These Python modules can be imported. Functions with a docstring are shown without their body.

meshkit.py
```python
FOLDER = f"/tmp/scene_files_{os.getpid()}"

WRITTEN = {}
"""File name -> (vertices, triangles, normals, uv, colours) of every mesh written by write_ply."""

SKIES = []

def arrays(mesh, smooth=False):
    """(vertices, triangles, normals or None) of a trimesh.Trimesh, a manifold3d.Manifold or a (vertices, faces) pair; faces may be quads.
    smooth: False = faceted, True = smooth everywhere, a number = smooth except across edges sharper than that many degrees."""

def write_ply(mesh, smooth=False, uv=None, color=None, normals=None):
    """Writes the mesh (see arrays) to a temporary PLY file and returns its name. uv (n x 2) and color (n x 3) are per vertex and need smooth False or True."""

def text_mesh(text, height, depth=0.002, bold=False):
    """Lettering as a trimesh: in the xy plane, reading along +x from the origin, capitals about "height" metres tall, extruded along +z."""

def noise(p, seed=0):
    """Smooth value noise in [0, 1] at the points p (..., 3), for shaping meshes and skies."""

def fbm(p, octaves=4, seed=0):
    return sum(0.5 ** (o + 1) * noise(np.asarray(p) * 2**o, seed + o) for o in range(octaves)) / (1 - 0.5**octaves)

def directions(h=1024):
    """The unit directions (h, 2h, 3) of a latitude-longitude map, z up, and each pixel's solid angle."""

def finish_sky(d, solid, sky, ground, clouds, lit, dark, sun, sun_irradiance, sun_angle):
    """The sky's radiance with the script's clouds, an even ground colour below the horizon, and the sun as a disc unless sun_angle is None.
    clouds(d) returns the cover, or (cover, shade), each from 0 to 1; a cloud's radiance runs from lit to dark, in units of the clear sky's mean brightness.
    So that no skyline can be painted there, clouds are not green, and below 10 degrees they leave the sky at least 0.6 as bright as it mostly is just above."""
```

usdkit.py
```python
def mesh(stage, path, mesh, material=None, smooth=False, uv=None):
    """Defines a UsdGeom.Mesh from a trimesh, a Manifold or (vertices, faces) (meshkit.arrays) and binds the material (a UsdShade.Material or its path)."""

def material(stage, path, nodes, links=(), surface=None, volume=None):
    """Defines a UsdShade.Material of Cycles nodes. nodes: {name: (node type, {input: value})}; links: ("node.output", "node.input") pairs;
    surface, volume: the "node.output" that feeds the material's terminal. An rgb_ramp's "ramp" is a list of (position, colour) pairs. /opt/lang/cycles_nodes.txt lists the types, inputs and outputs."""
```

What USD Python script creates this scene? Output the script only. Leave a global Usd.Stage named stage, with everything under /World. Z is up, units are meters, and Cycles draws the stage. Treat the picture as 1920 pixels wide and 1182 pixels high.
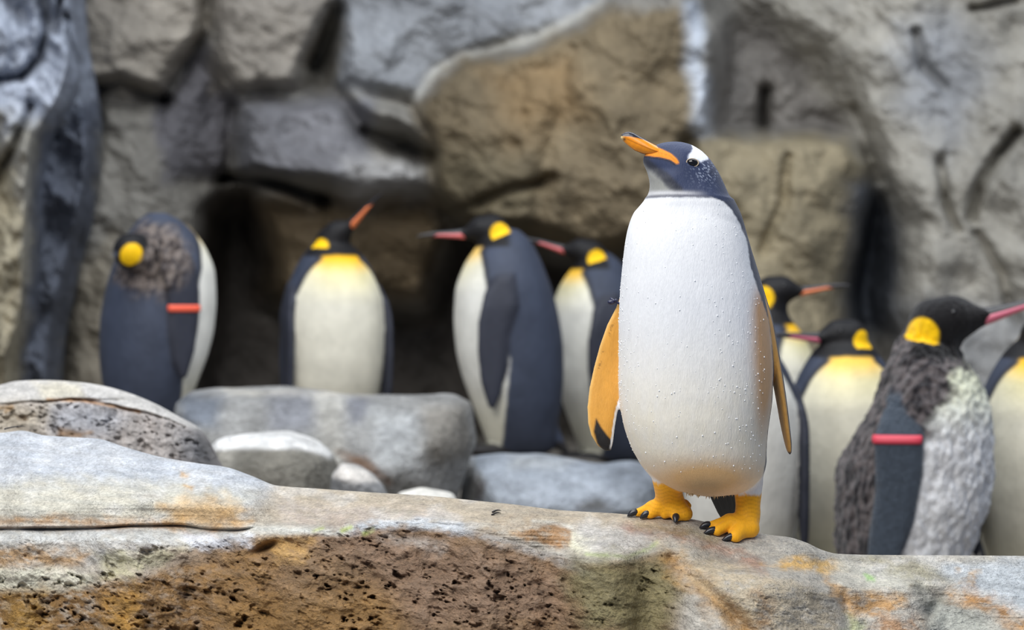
import math
import numpy as np
import trimesh
from scipy import ndimage
from scipy.interpolate import PchipInterpolator, LinearNDInterpolator
from scipy.spatial import cKDTree
from pxr import Usd, UsdGeom, UsdLux, UsdShade, Gf, Sdf, Vt
import usdkit
import meshkit

_ROT = np.linalg.qr(np.array([[0.71, 0.53, -0.46], [-0.31, 0.83, 0.44], [0.62, -0.17, 0.77]]))[0]
def noise(p, seed=0):
    return meshkit.noise(np.asarray(p) @ _ROT + 0.37 * seed, seed)

def fbm(p, octaves=4, seed=0):
    return meshkit.fbm(np.asarray(p) @ _ROT + 0.37 * seed, octaves, seed)

stage = Usd.Stage.CreateInMemory()
UsdGeom.SetStageUpAxis(stage, 'Z')
UsdGeom.SetStageMetersPerUnit(stage, 1.0)
UsdGeom.Xform.Define(stage, '/World')
UsdGeom.Scope.Define(stage, '/World/Looks')
T_ = Sdf.ValueTypeNames

# ------------------------------------------------------------------ camera, sky, lights, exposure
EYE = np.array([0.0, 0.0, 0.95])
FPX = 1920 * 85.0 / 36.0
cam = UsdGeom.Camera.Define(stage, '/World/Camera')
cam.AddTranslateOp().Set(Gf.Vec3d(*EYE))
cam.AddRotateXOp().Set(90.0)
cam.CreateFocalLengthAttr(85.0)
cam.CreateHorizontalApertureAttr(36.0)
cam.CreateVerticalApertureAttr(36.0 * 1182 / 1920)
cam.CreateFStopAttr(4.2)
cam.CreateFocusDistanceAttr(4.03)
cam.CreateClippingRangeAttr(Gf.Vec2f(0.05, 1000))
cam.CreateExposureAttr(-1.42)

usdkit.material(stage, '/World/Looks/sky', {'b': ('background_shader', {'color': (0.50, 0.66, 1.0), 'strength': 0.80})}, surface='b.background')
dome = UsdLux.DomeLight.Define(stage, '/World/Sky')
UsdShade.MaterialBindingAPI.Apply(dome.GetPrim()).Bind(UsdShade.Material.Get(stage, '/World/Looks/sky'))
dome.CreateIntensityAttr(1.0)
dome.CreateColorAttr(Gf.Vec3f(0.62, 0.74, 1.0))
SKYLIGHTS = [((-1.7, 1.5, 4.3), (3.8, 3.8), 300.0, (1.0, 0.98, 0.95), (-0.25, 0.55)),
             ((0.4, 6.4, 5.2), (6.5, 2.6), 290.0, (0.93, 0.97, 1.0), (0.0, 0.25))]
for i, (loc, size, power, col, tilt) in enumerate(SKYLIGHTS):
    L = UsdLux.RectLight.Define(stage, f'/World/Skylight_{i+1}')
    L.AddTranslateOp().Set(Gf.Vec3d(*loc))
    L.AddRotateXYZOp().Set(Gf.Vec3f(math.degrees(tilt[1]), math.degrees(tilt[0]), 0))
    L.CreateWidthAttr(size[0]); L.CreateHeightAttr(size[1])
    L.CreateIntensityAttr(power / (size[0] * size[1]))
    L.CreateColorAttr(Gf.Vec3f(*col))

# ------------------------------------------------------------------ helpers
def lin(*c):
    c = np.asarray(c, float) / 255.0
    return np.where(c < 0.04045, c / 12.92, ((c + 0.055) / 1.055) ** 2.4)

def P(px, py, d):
    """A point of the place, given where it shows and its distance."""
    px, py, d = np.broadcast_arrays(np.asarray(px, float), np.asarray(py, float), np.asarray(d, float))
    return np.stack([(px - 960) / FPX * d, d, EYE[2] - (py - 591) / FPX * d], -1)

def proj(v):
    return 960 + v[:, 0] / v[:, 1] * FPX, 591 - (v[:, 2] - EYE[2]) / v[:, 1] * FPX

used = {}
def numbered(path):
    n = used.get(path, 0); used[path] = n + 1
    return path if n == 0 else f'{path}_{n:03d}'

def setdata(prim, label=None, cat=None, group=None, kind=None):
    for k, v in (('label', label), ('category', cat), ('group', group), ('kind', kind)):
        if v: prim.SetCustomDataByKey(k, v)

def thing(name, label, cat, loc=(0, 0, 0), yaw=0.0, group=None):
    x = UsdGeom.Xform.Define(stage, numbered('/World/' + name))
    x.AddTranslateOp().Set(Gf.Vec3d(*map(float, loc)))
    if yaw: x.AddRotateZOp().Set(math.degrees(yaw))
    setdata(x.GetPrim(), label, cat, group)
    return x

def obj(name, mesh, mat, parent=None, col=None, smooth=True, **data):
    base = '/World' if parent is None else str(parent.GetPath())
    m = usdkit.mesh(stage, numbered(f'{base}/{name}'), mesh, '/World/Looks/' + mat, smooth=smooth)
    if col is not None:
        UsdGeom.PrimvarsAPI(m).CreatePrimvar('Cd', T_.Color3fArray, 'vertex').Set(Vt.Vec3fArray.FromNumpy(np.asarray(col, np.float32)))
    setdata(m.GetPrim(), **data)
    return m

def smooth01(a, b, x):
    t = np.clip((x - a) / (b - a), 0, 1)
    return t * t * (3 - 2 * t)

def poly_sd(x, y, poly, closed=True):
    """Signed distance to a polygon, positive inside (or plain distance to a polyline)."""
    poly = np.asarray(poly, float)
    n = len(poly); best = np.full(x.shape, 1e9); inside = np.zeros(x.shape, bool)
    for i in range(n if closed else n - 1):
        x0, y0 = poly[i]; x1, y1 = poly[(i + 1) % n]
        ex, ey = x1 - x0, y1 - y0
        t = np.clip(((x - x0) * ex + (y - y0) * ey) / (ex * ex + ey * ey + 1e-12), 0, 1)
        best = np.minimum(best, (x - x0 - t * ex) ** 2 + (y - y0 - t * ey) ** 2)
        if closed and y0 != y1:
            c = ((y0 > y) != (y1 > y)) & (x < (x1 - x0) * (y - y0) / (y1 - y0) + x0)
            inside ^= c
    d = np.sqrt(best)
    return np.where(inside, d, -d) if closed else d

def paint(C, x, y, shape, col, soft=8, amt=1.0, width=None, nz=None, wob=0.0, mod=None):
    """Lays a stain the vertex colours C: a polygon, or a polyline of the given half width."""
    s = np.asarray(shape, float); m = soft + (width or 0) + abs(wob) + 2
    sel = (x > s[:, 0].min() - m) & (x < s[:, 0].max() + m) & (y > s[:, 1].min() - m) & (y < s[:, 1].max() + m)
    if not sel.any(): return
    d = poly_sd(x[sel], y[sel], s) if width is None else width - poly_sd(x[sel], y[sel], s, False)
    if nz is not None: d = d + (nz[sel] - 0.5) * 2 * wob
    a = (smooth01(-soft, soft, d) * amt)[:, None]
    if mod is not None: a = a * mod[sel][:, None]
    C[sel] = C[sel] * (1 - a) + np.asarray(col) * a

def table(pts):
    p = np.asarray(sorted(pts), float)
    f = PchipInterpolator(p[:, 0], p[:, 1:], axis=0)
    lo, hi = p[0, 0], p[-1, 0]
    return lambda t: f(np.clip(t, lo, hi))

def smin(a, b, k):
    h = np.clip(0.5 + 0.5 * (b - a) / k, 0, 1)
    return b + (a - b) * h - k * h * (1 - h)

def rcone(p, a, b, r1, r2):
    a = np.asarray(a, np.float32); ba = np.asarray(b, np.float32) - a
    q = p - a
    t = np.clip(q @ ba / (ba @ ba), 0, 1)
    return np.sqrt(((q - t[:, None] * ba) ** 2).sum(1)) - (r1 + (r2 - r1) * t)

def ellip(p, c, r):
    q = (p - np.asarray(c, np.float32)); r = np.asarray(r, np.float32)
    k0 = np.sqrt(((q / r) ** 2).sum(1)); k1 = np.sqrt(((q / r ** 2) ** 2).sum(1)) + 1e-9
    return k0 * (k0 - 1) / k1

def surface(F, lo, hi, h):
    """The zero surface of F(points) as one smooth closed mesh (surface nets, then pulled onto the zero set)."""
    ax = [np.arange(l, u + h, h, dtype=np.float32) for l, u in zip(lo, hi)]
    n = tuple(map(len, ax))
    g = np.empty(n, np.float32)
    step = max(1, 400000 // (n[1] * n[2]))
    yy, zz = np.meshgrid(ax[1], ax[2], indexing='ij')
    yz = np.stack([yy.ravel(), zz.ravel()], 1)
    for i in range(0, n[0], step):
        xs = ax[0][i:i + step]
        pts = np.concatenate([np.repeat(xs, len(yz))[:, None], np.tile(yz, (len(xs), 1))], 1)
        g[i:i + step] = F(pts).reshape(len(xs), n[1], n[2])
    inside = g < 0
    c = np.zeros(tuple(k - 1 for k in n), np.int8)
    for o in np.ndindex(2, 2, 2):
        c += inside[tuple(slice(a, a + k - 1) for a, k in zip(o, n))]
    act = (c > 0) & (c < 8)
    cells = np.argwhere(act)
    idx = np.full(act.shape, -1, np.int64); idx[act] = np.arange(len(cells))
    acc = np.zeros((len(cells), 3)); cnt = np.zeros(len(cells))
    corners = list(np.ndindex(2, 2, 2))
    for a in corners:
        for k in range(3):
            if a[k]: continue
            b = list(a); b[k] = 1
            ga = g[tuple((cells + a).T)]; gb = g[tuple((cells + b).T)]
            cr = (ga < 0) != (gb < 0)
            t = ga[cr] / (ga[cr] - gb[cr])
            pt = np.array(a, float)[None].repeat(cr.sum(), 0); pt[:, k] += t
            acc[cr] += pt; cnt[cr] += 1
    v = cells + acc / cnt[:, None]
    faces = []
    for k in range(3):
        u, w = (k + 1) % 3, (k + 2) % 3
        s0 = [slice(None)] * 3; s1 = [slice(None)] * 3
        s0[k] = slice(0, -1); s1[k] = slice(1, None)
        a, b = inside[tuple(s0)], inside[tuple(s1)]
        e = np.argwhere(a != b)
        e = e[(e[:, u] > 0) & (e[:, w] > 0) & (e[:, u] < n[u] - 1) & (e[:, w] < n[w] - 1)]
        flip = a[tuple(e.T)]
        def at(du, dw):
            q = e.copy(); q[:, u] -= du; q[:, w] -= dw
            return idx[tuple(q.T)]
        q = np.stack([at(1, 1), at(0, 1), at(0, 0), at(1, 0)], 1)
        q[~flip] = q[~flip][:, ::-1]
        faces.append(q)
    f = np.vstack(faces); f = f[(f >= 0).all(1)]
    tri = np.vstack([f[:, [0, 1, 2]], f[:, [0, 2, 3]]])
    gr = np.stack(np.gradient(g), 0)
    for _ in range(3):
        val = ndimage.map_coordinates(g, v.T, order=1, mode='nearest')
        d = np.stack([ndimage.map_coordinates(gr[k], v.T, order=1, mode='nearest') for k in range(3)], 1)
        dd = (d ** 2).sum(1) + 1e-9
        mv = -(val / dd)[:, None] * d
        v = v + np.clip(mv, -0.6, 0.6) * 0.8
    v = v * h + np.array([a[0] for a in ax])
    m = trimesh.Trimesh(v, tri, process=False)
    if m.volume < 0: m.invert()
    return m

def grid_mesh(V):
    r, c = V.shape[:2]
    i, j = np.meshgrid(np.arange(r - 1), np.arange(c - 1), indexing='ij')
    a = (i * c + j).ravel()
    f = np.stack([a, a + c, a + c + 1, a + 1], 1)
    return trimesh.Trimesh(V.reshape(-1, 3), np.vstack([f[:, [0, 1, 2]], f[:, [0, 2, 3]]]), process=False)

def loft(rings):
    """Closed rings of equal length, capped, as one mesh."""
    R = np.asarray(rings); k, n = R.shape[:2]
    v = np.vstack([R.reshape(-1, 3), R[0].mean(0), R[-1].mean(0)])
    f = []
    for i in range(k - 1):
        for j in range(n):
            a, b = i * n + j, i * n + (j + 1) % n
            f += [[a, b, b + n], [a, b + n, a + n]]
    for j in range(n):
        f.append([k * n, (j + 1) % n, j]); f.append([k * n + 1, (k - 1) * n + j, (k - 1) * n + (j + 1) % n])
    m = trimesh.Trimesh(v, np.array(f), process=False)
    if m.volume < 0: m.invert()
    return m

def spike(a, b, r, n=8, k=6, bend=(0, 0, 0)):
    """A claw: a tapering, slightly bent round horn from a to b."""
    a, b = np.asarray(a, float), np.asarray(b, float); d = (b - a) / np.linalg.norm(b - a)
    u = np.cross(d, [0, 0, 1.0]); u /= np.linalg.norm(u); w = np.cross(u, d)
    rings = []
    for t in np.linspace(0, 1, k):
        c = a + (b - a) * t + np.asarray(bend) * math.sin(t * math.pi)
        rr = r * math.sqrt(max(1 - t ** 1.6, 0.01))
        ang = np.arange(n) * 2 * np.pi / n
        rings.append(c + rr * (np.cos(ang)[:, None] * u + np.sin(ang)[:, None] * w))
    return loft(rings)

def front_depth(v, px, py, r=4.0):
    """Distance of the nearest surface of v that shows at (px, py)."""
    x, y = proj(v); s = (x - px) ** 2 + (y - py) ** 2 < r * r
    return v[s, 1].min() if s.any() else None

# ------------------------------------------------------------------ materials
def coloured(name, rough=0.6, spec=0.4, bumps=(), vary=(), sheen=0.0, coat=0.0, sss=0.0):
    """Vertex colour (primvar Cd) x fine procedural variation, with fine relief. vary: (scale vec, detail, lo, hi); bumps: (scale vec, detail, distance)."""
    n = {'g': ('geometry', {}), 'c': ('attribute', {'attribute': 'Cd'}),
         'p': ('principled_bsdf', {'roughness': rough, 'specular_ior_level': spec, 'sheen_weight': sheen, 'coat_weight': coat, 'coat_roughness': 0.25})}
    l = []; out = 'c.color'
    for i, (sc, det, lo, hi) in enumerate(vary):
        n[f'm{i}'] = ('mapping', {'scale': sc}); n[f'n{i}'] = ('noise_texture', {'scale': 1.0, 'detail': float(det), 'roughness': 0.6})
        n[f'r{i}'] = ('rgb_ramp', {'ramp': [(0.25, (lo,) * 3), (0.75, (hi,) * 3)]})
        n[f'x{i}'] = ('mix_color', {'blend_type': 'multiply', 'fac': 1.0, 'use_clamp_result': False})
        l += [('g.position', f'm{i}.vector'), (f'm{i}.vector', f'n{i}.vector'), (f'n{i}.fac', f'r{i}.fac'), (out, f'x{i}.a'), (f'r{i}.color', f'x{i}.b')]
        out = f'x{i}.result'
    l.append((out, 'p.base_color'))
    prev = None
    for i, (sc, det, dist) in enumerate(bumps):
        n[f'bm{i}'] = ('mapping', {'scale': sc}); n[f'bn{i}'] = ('noise_texture', {'scale': 1.0, 'detail': float(det), 'roughness': 0.65})
        n[f'b{i}'] = ('bump', {'strength': 1.0, 'distance': dist})
        l += [('g.position', f'bm{i}.vector'), (f'bm{i}.vector', f'bn{i}.vector'), (f'bn{i}.fac', f'b{i}.height')]
        if prev: l.append((prev, f'b{i}.normal'))
        prev = f'b{i}.normal'
    if prev: l.append((prev, 'p.normal'))
    usdkit.material(stage, '/World/Looks/' + name, n, l, surface='p.BSDF')

def plain(name, col, rough=0.5, spec=0.5, coat=0.0, trans=0.0):
    usdkit.material(stage, '/World/Looks/' + name, {'p': ('principled_bsdf', {'base_color': tuple(col), 'roughness': rough, 'specular_ior_level': spec, 'coat_weight': coat, 'transmission_weight': trans, 'ior': 1.33 if trans else 1.5})}, surface='p.BSDF')

coloured('near_rock', 0.62, 0.45, bumps=[((55, 55, 70), 5, 0.010), ((240, 240, 300), 4, 0.0035)], vary=[((28, 28, 45), 5, 0.72, 1.26), ((160, 160, 260), 4, 0.70, 1.28)])
coloured('far_rock', 0.75, 0.3, bumps=[((4, 4, 4), 5, 0.05), ((22, 22, 22), 4, 0.012)], vary=[((2.2, 2.2, 2.2), 5, 0.66, 1.32), ((12, 12, 12), 4, 0.84, 1.16)])
coloured('mid_rock', 0.7, 0.35, bumps=[((9, 9, 9), 6, 0.05), ((60, 60, 60), 4, 0.008)], vary=[((9, 9, 9), 5, 0.62, 1.34), ((50, 50, 50), 4, 0.78, 1.22)])
coloured('plumage', 0.62, 0.3, bumps=[((420, 420, 90), 3, 0.0006), ((60, 60, 22), 3, 0.0012)], vary=[((600, 600, 120), 3, 0.94, 1.05)], sheen=0.15)
coloured('far_plumage', 0.6, 0.3, bumps=[((120, 120, 40), 3, 0.003)], vary=[((14, 14, 9), 4, 0.84, 1.14)])
coloured('fluffy_plumage', 0.9, 0.1, bumps=[((70, 70, 40), 5, 0.012)], vary=[((70, 70, 34), 4, 0.80, 1.22)], sheen=0.2)
coloured('horn', 0.32, 0.5, vary=[((150, 150, 150), 3, 0.9, 1.08)])
plain('claw', lin(38, 38, 42), 0.28)
plain('eye', lin(14, 11, 10), 0.08, 0.6)
plain('eyelid', lin(190, 170, 140), 0.5)
plain('water', (0.86, 0.88, 0.9), 0.08, 0.8)  # opaque white, the bright glints of the drops put into the colour
plain('black_beak', lin(40, 38, 40), 0.35)
plain('pink_plate', lin(226, 112, 112), 0.4)
plain('orange_plate', lin(232, 128, 78), 0.4)
plain('mauve_plate', lin(205, 105, 125), 0.4)
plain('orange_band', lin(240, 98, 70), 0.5)
plain('red_band', lin(205, 60, 78), 0.5)
plain('blue_band', lin(34, 36, 62), 0.35)
plain('dark_quill', lin(34, 30, 30), 0.5)

# ------------------------------------------------------------------ the wall of rockwork behind
def wall():
    nx, ny = 640, 420
    gx = np.linspace(-420, 2340, nx); gy = np.linspace(-420, 1010, ny)
    X, Y = np.meshgrid(gx, gy)
    kx = gx[1] - gx[0]
    w3 = np.stack([X / 160, Y / 160, 0 * X + 3.3], -1)
    wx = X + (fbm(w3, 3, 1) - 0.5) * 46; wy = Y + (fbm(w3, 3, 2) - 0.5) * 46
    D = np.full(X.shape, 11.3)
    def block(poly, d, soft, slope=(0, 0)):
        """A mass of rock: its face stands at distance d, tilted by slope (metres per 100 px)."""
        nonlocal D
        poly = np.asarray(poly, float); c = poly.mean(0)
        s = poly_sd(wx, wy, poly)
        m = smooth01(-soft * 2.4, soft * 2.0, s)
        face = d + slope[0] * (X - c[0]) / 100 + slope[1] * (Y - c[1]) / 100 - 0.12 * smooth01(0, 140, s)
        D = D * (1 - m) + face * m
    # upper left slabs
    block([(120, -420), (390, -420), (385, 60), (300, 175), (140, 180)], 10.55, 14, (0.0, -0.08))
    block([(290, 200), (380, 70), (440, 120), (440, 250), (420, 340), (300, 330)], 10.9, 14, (0.25, 0.02))
    block([(395, -420), (640, -420), (640, 10), (585, 120), (560, 170), (430, 170), (395, 90)], 10.45, 12, (0.05, -0.06))
    block([(180, 190), (300, 190), (310, 330), (390, 380), (400, 900), (100, 900), (120, 500)], 10.75, 16, (0.06, 0.05))
    block([(450, 190), (640, 180), (690, 235), (800, 300), (805, 350), (690, 380), (600, 345), (440, 330)], 10.3, 12, (0.02, -0.10))
    block([(640, 150), (800, 210), (800, 280), (700, 230)], 10.15, 10, (0, 0))
    # bluish slab running up to the right, set back behind the brown bulge
    block([(635, -420), (1300, -420), (1130, 10), (1000, 62), (860, 98), (800, 135), (768, 185), (640, 150), (640, 40)], 10.55, 9, (0.03, -0.10))
    # brown bulge
    block([(768, 190), (805, 140), (865, 105), (1000, 72), (1130, 15), (1330, -200), (1345, 60), (1350, 262), (1300, 275), (1300, 420), (1130, 470), (1000, 430), (880, 420), (815, 360)], 9.95, 10, (-0.04, -0.05))
    # rock in the dim hollow
    block([(470, 400), (640, 365), (800, 375), (830, 460), (800, 560), (500, 560)], 11.0, 20, (0.0, 0.10))
    block([(470, 345), (590, 355), (600, 385), (480, 380)], 10.6, 9)
    # the flat-topped block behind the large bird, and the recess above it
    block([(1365, 40), (1440, 40), (1560, 110), (1620, 200), (1620, 262), (1372, 262)], 11.3, 12, (0.03, 0))
    block([(1305, 262), (1590, 258), (1640, 300), (1640, 360), (1600, 480), (1590, 900), (1300, 900)], 10.0, 7, (0.05, -0.03))
    # right-hand wall
    block([(1330, -420), (2400, -420), (2400, 1010), (1690, 1010), (1680, 620), (1660, 330), (1600, 200), (1550, 110), (1440, 30), (1330, 20)], 10.5, 22, (-0.10, -0.06))
    block([(1700, 300), (1780, 330), (1830, 430), (1840, 560), (1700, 600), (1690, 450)], 10.25, 26, (0.05, 0))
    block([(1850, 300), (2400, 240), (2400, 700), (1840, 600), (1835, 400)], 10.1, 14, (-0.05, 0))
    D = 10.45 + (D - 10.45) * 0.60
    # the dark pocket beside the block
    D += 0.3 * smooth01(-60, 50, poly_sd(wx, wy, [(1600, 340), (1645, 310), (1690, 420), (1680, 640), (1590, 640)]))
    # the hollow at the foot, under the slabs
    D += 1.0 * smooth01(-30, 40, poly_sd(wx, wy, [(390, 400), (470, 365), (520, 560), (800, 580), (850, 430), (1000, 470), (1200, 520), (1200, 1010), (360, 1010), (370, 560)]))
    D = ndimage.gaussian_filter(D, 2.2)
    for line, wd, dep in (([(415, 345), (480, 338), (600, 372)], 9, 0.9), ([(690, 240), (740, 268), (800, 285)], 9, 0.55), ([(632, 15), (615, 60), (588, 122)], 13, 0.8),
                          ([(395, -60), (380, 60), (300, 195)], 10, 0.3), ([(130, 185), (230, 160), (310, 185)], 8, 0.5), ([(1432, 175), (1432, 262)], 9, 0.6),
                          ([(1915, 250), (1870, 300), (1840, 355), (1828, 410)], 9, 0.42), ([(1605, 200), (1640, 280), (1660, 330)], 8, 0.3),
                          ([(1765, 300), (1780, 380), (1800, 430)], 7, 0.3), ([(1730, 60), (1740, 130), (1770, 170)], 7, 0.25), ([(1480, 300), (1470, 380), (1420, 470)], 8, 0.18), ([(440, 200), (430, 290), (415, 345)], 8, 0.3),
                          ([(1830, 440), (1880, 520), (1900, 600)], 8, 0.3), ([(1040, 90), (1050, 200), (1000, 420)], 16, 0.14), ([(760, 190), (800, 270), (830, 400), (960, 350), (1040, 330)], 8, 0.25), ([(1910, 0), (1830, 10)], 6, 0.25)):
        D += 0.36 * dep * np.exp(-(poly_sd(wx, wy, line, False) / (wd * 1.25)) ** 2)
    q = np.stack([X / 90, Y / 90, D], -1)
    D += (fbm(q, 5, 5) - 0.5) * 0.22 + (np.abs(fbm(q * 0.6, 4, 9) - 0.5)) * 0.20
    V = P(X, Y, D)
    x, y = wx.ravel(), wy.ravel(); N = fbm(np.stack([X / 60, Y / 60, 0 * X], -1), 4, 21).ravel(); N2 = fbm(np.stack([X / 22, Y / 22, 0 * X + 7], -1), 4, 22).ravel()
    C = np.tile(lin(140, 136, 128), (x.size, 1))
    pt = lambda s, c, soft=18, amt=1.0, width=None, wob=26: paint(C, x, y, s, lin(*c), soft, amt, width, N, wob)
    pt([(120, -420), (390, -420), (385, 60), (300, 175), (140, 180)], (158, 150, 138))
    pt([(290, 200), (380, 70), (440, 120), (440, 250), (420, 340), (300, 330)], (112, 110, 114))
    pt([(395, -420), (640, -420), (640, 10), (560, 170), (400, 170)], (146, 139, 129))
    pt([(440, 180), (700, 180), (690, 330), (440, 330)], (120, 119, 122))
    pt([(640, 290), (800, 290), (820, 345), (740, 400), (640, 380)], (168, 166, 164), 26)
    pt([(635, -420), (1300, -420), (1130, 10), (860, 98), (768, 185), (640, 150)], (142, 144, 147))
    pt([(1135, 5), (1000, 66), (862, 100), (802, 138), (770, 180)], (180, 177, 168), 12, 0.85, 7, 8)  # lit top rim of the bulge, its highlight put into the colour
    pt([(768, 190), (865, 108), (1000, 78), (1140, 15), (1310, 0), (1300, 430), (1130, 480), (880, 430), (815, 360)], (124, 110, 86), 18)
    pt([(900, 130), (1060, 100), (1100, 220), (960, 260)], (140, 114, 78), 40, 0.6)
    pt([(780, 260), (1000, 300), (1000, 440), (830, 420)], (100, 92, 72), 40, 0.7)
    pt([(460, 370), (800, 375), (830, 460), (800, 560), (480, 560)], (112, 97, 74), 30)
    pt([(380, 380), (470, 360), (500, 600), (800, 600), (860, 430), (1200, 520), (1200, 1010), (360, 1010)], (74, 68, 64), 34, 0.8)  # dark rock, with the shade of the hollow deepened in the colour
    pt([(1296, 10), (1306, 60), (1300, 130), (1322, 170), (1335, 215), (1330, 262)], (205, 212, 222), 14, 0.95, 15, 8)
    pt([(1330, 40), (1440, 40), (1600, 180), (1600, 262), (1330, 262)], (118, 113, 108), 30, 0.8)
    pt([(1305, 262), (1590, 258), (1640, 300), (1600, 480), (1590, 900), (1300, 900)], (142, 130, 104), 18, 0.95)
    pt([(1640, 330), (1690, 420), (1690, 640), (1590, 640), (1600, 340)], (92, 98, 108), 30, 0.9)  # shade of the pocket put into the colour, the recess kept shallow
    pt([(1700, 560), (2400, 560), (2400, 1010), (1650, 1010)], (150, 150, 150), 40, 0.6)
    pt([(1440, -420), (2400, -420), (2400, 560), (1700, 560), (1660, 330), (1440, 30)], (162, 157, 146), 26, 0.85)
    pt([(1690, 40), (1800, 20), (1850, 140), (1780, 300), (1690, 200)], (150, 152, 156), 50, 0.8)
    pt([(100, 560), (215, 430), (215, 1010), (100, 1010)], (160, 150, 132), 26, 0.9)
    C *= (0.78 + 0.44 * N2)[:, None]
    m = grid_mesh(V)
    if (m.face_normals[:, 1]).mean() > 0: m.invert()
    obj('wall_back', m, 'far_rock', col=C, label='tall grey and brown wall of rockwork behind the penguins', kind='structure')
wall()

# ------------------------------------------------------------------ the near ledge (relief along its own slope)
CREST = table([(-400, 800), (-120, 806), (0, 812), (40, 808), (85, 817), (150, 821), (182, 823), (232, 838), (300, 857), (370, 869), (422, 876), (470, 892), (520, 911), (600, 917), (700, 924), (800, 930), (900, 940), (960, 946), (1050, 957), (1150, 963), (1200, 967), (1290, 973), (1340, 983), (1400, 995), (1440, 1003), (1480, 1008), (1512, 1018), (1542, 1032), (1572, 1039), (1640, 1041), (1800, 1042), (1920, 1043), (2300, 1046)])
CRESTD = table([(-400, 4.75), (0, 4.62), (420, 4.45), (600, 4.36), (800, 4.27), (1000, 4.20), (1200, 4.16), (1300, 4.14), (1450, 4.12), (1600, 4.20), (1920, 4.24), (2300, 4.3)])
LIP = table([(-400, 1010), (0, 1012), (200, 1012), (330, 1022), (400, 1012), (470, 1003), (560, 1003), (620, 995), (680, 982), (720, 978), (800, 981), (860, 990), (920, 1004), (980, 1022), (1050, 1045), (1110, 1052), (1180, 1048), (1235, 1030), (1300, 1075), (1360, 1105), (1420, 1110), (1480, 1105), (1560, 1110), (1650, 1125), (1750, 1120), (1850, 1150), (1920, 1190), (2300, 1220)])
RPX = np.arange(-700, 2622, 2.0)
MPX = np.concatenate([np.arange(-696, -60, 8.0), np.arange(-60, 1984, 2.0), np.arange(1984, 2616, 8.0)]); RPY0, RPY1, RSTEP = 790.0, 1262.0, 1.5
RPY = np.arange(RPY0, RPY1, RSTEP)

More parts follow.
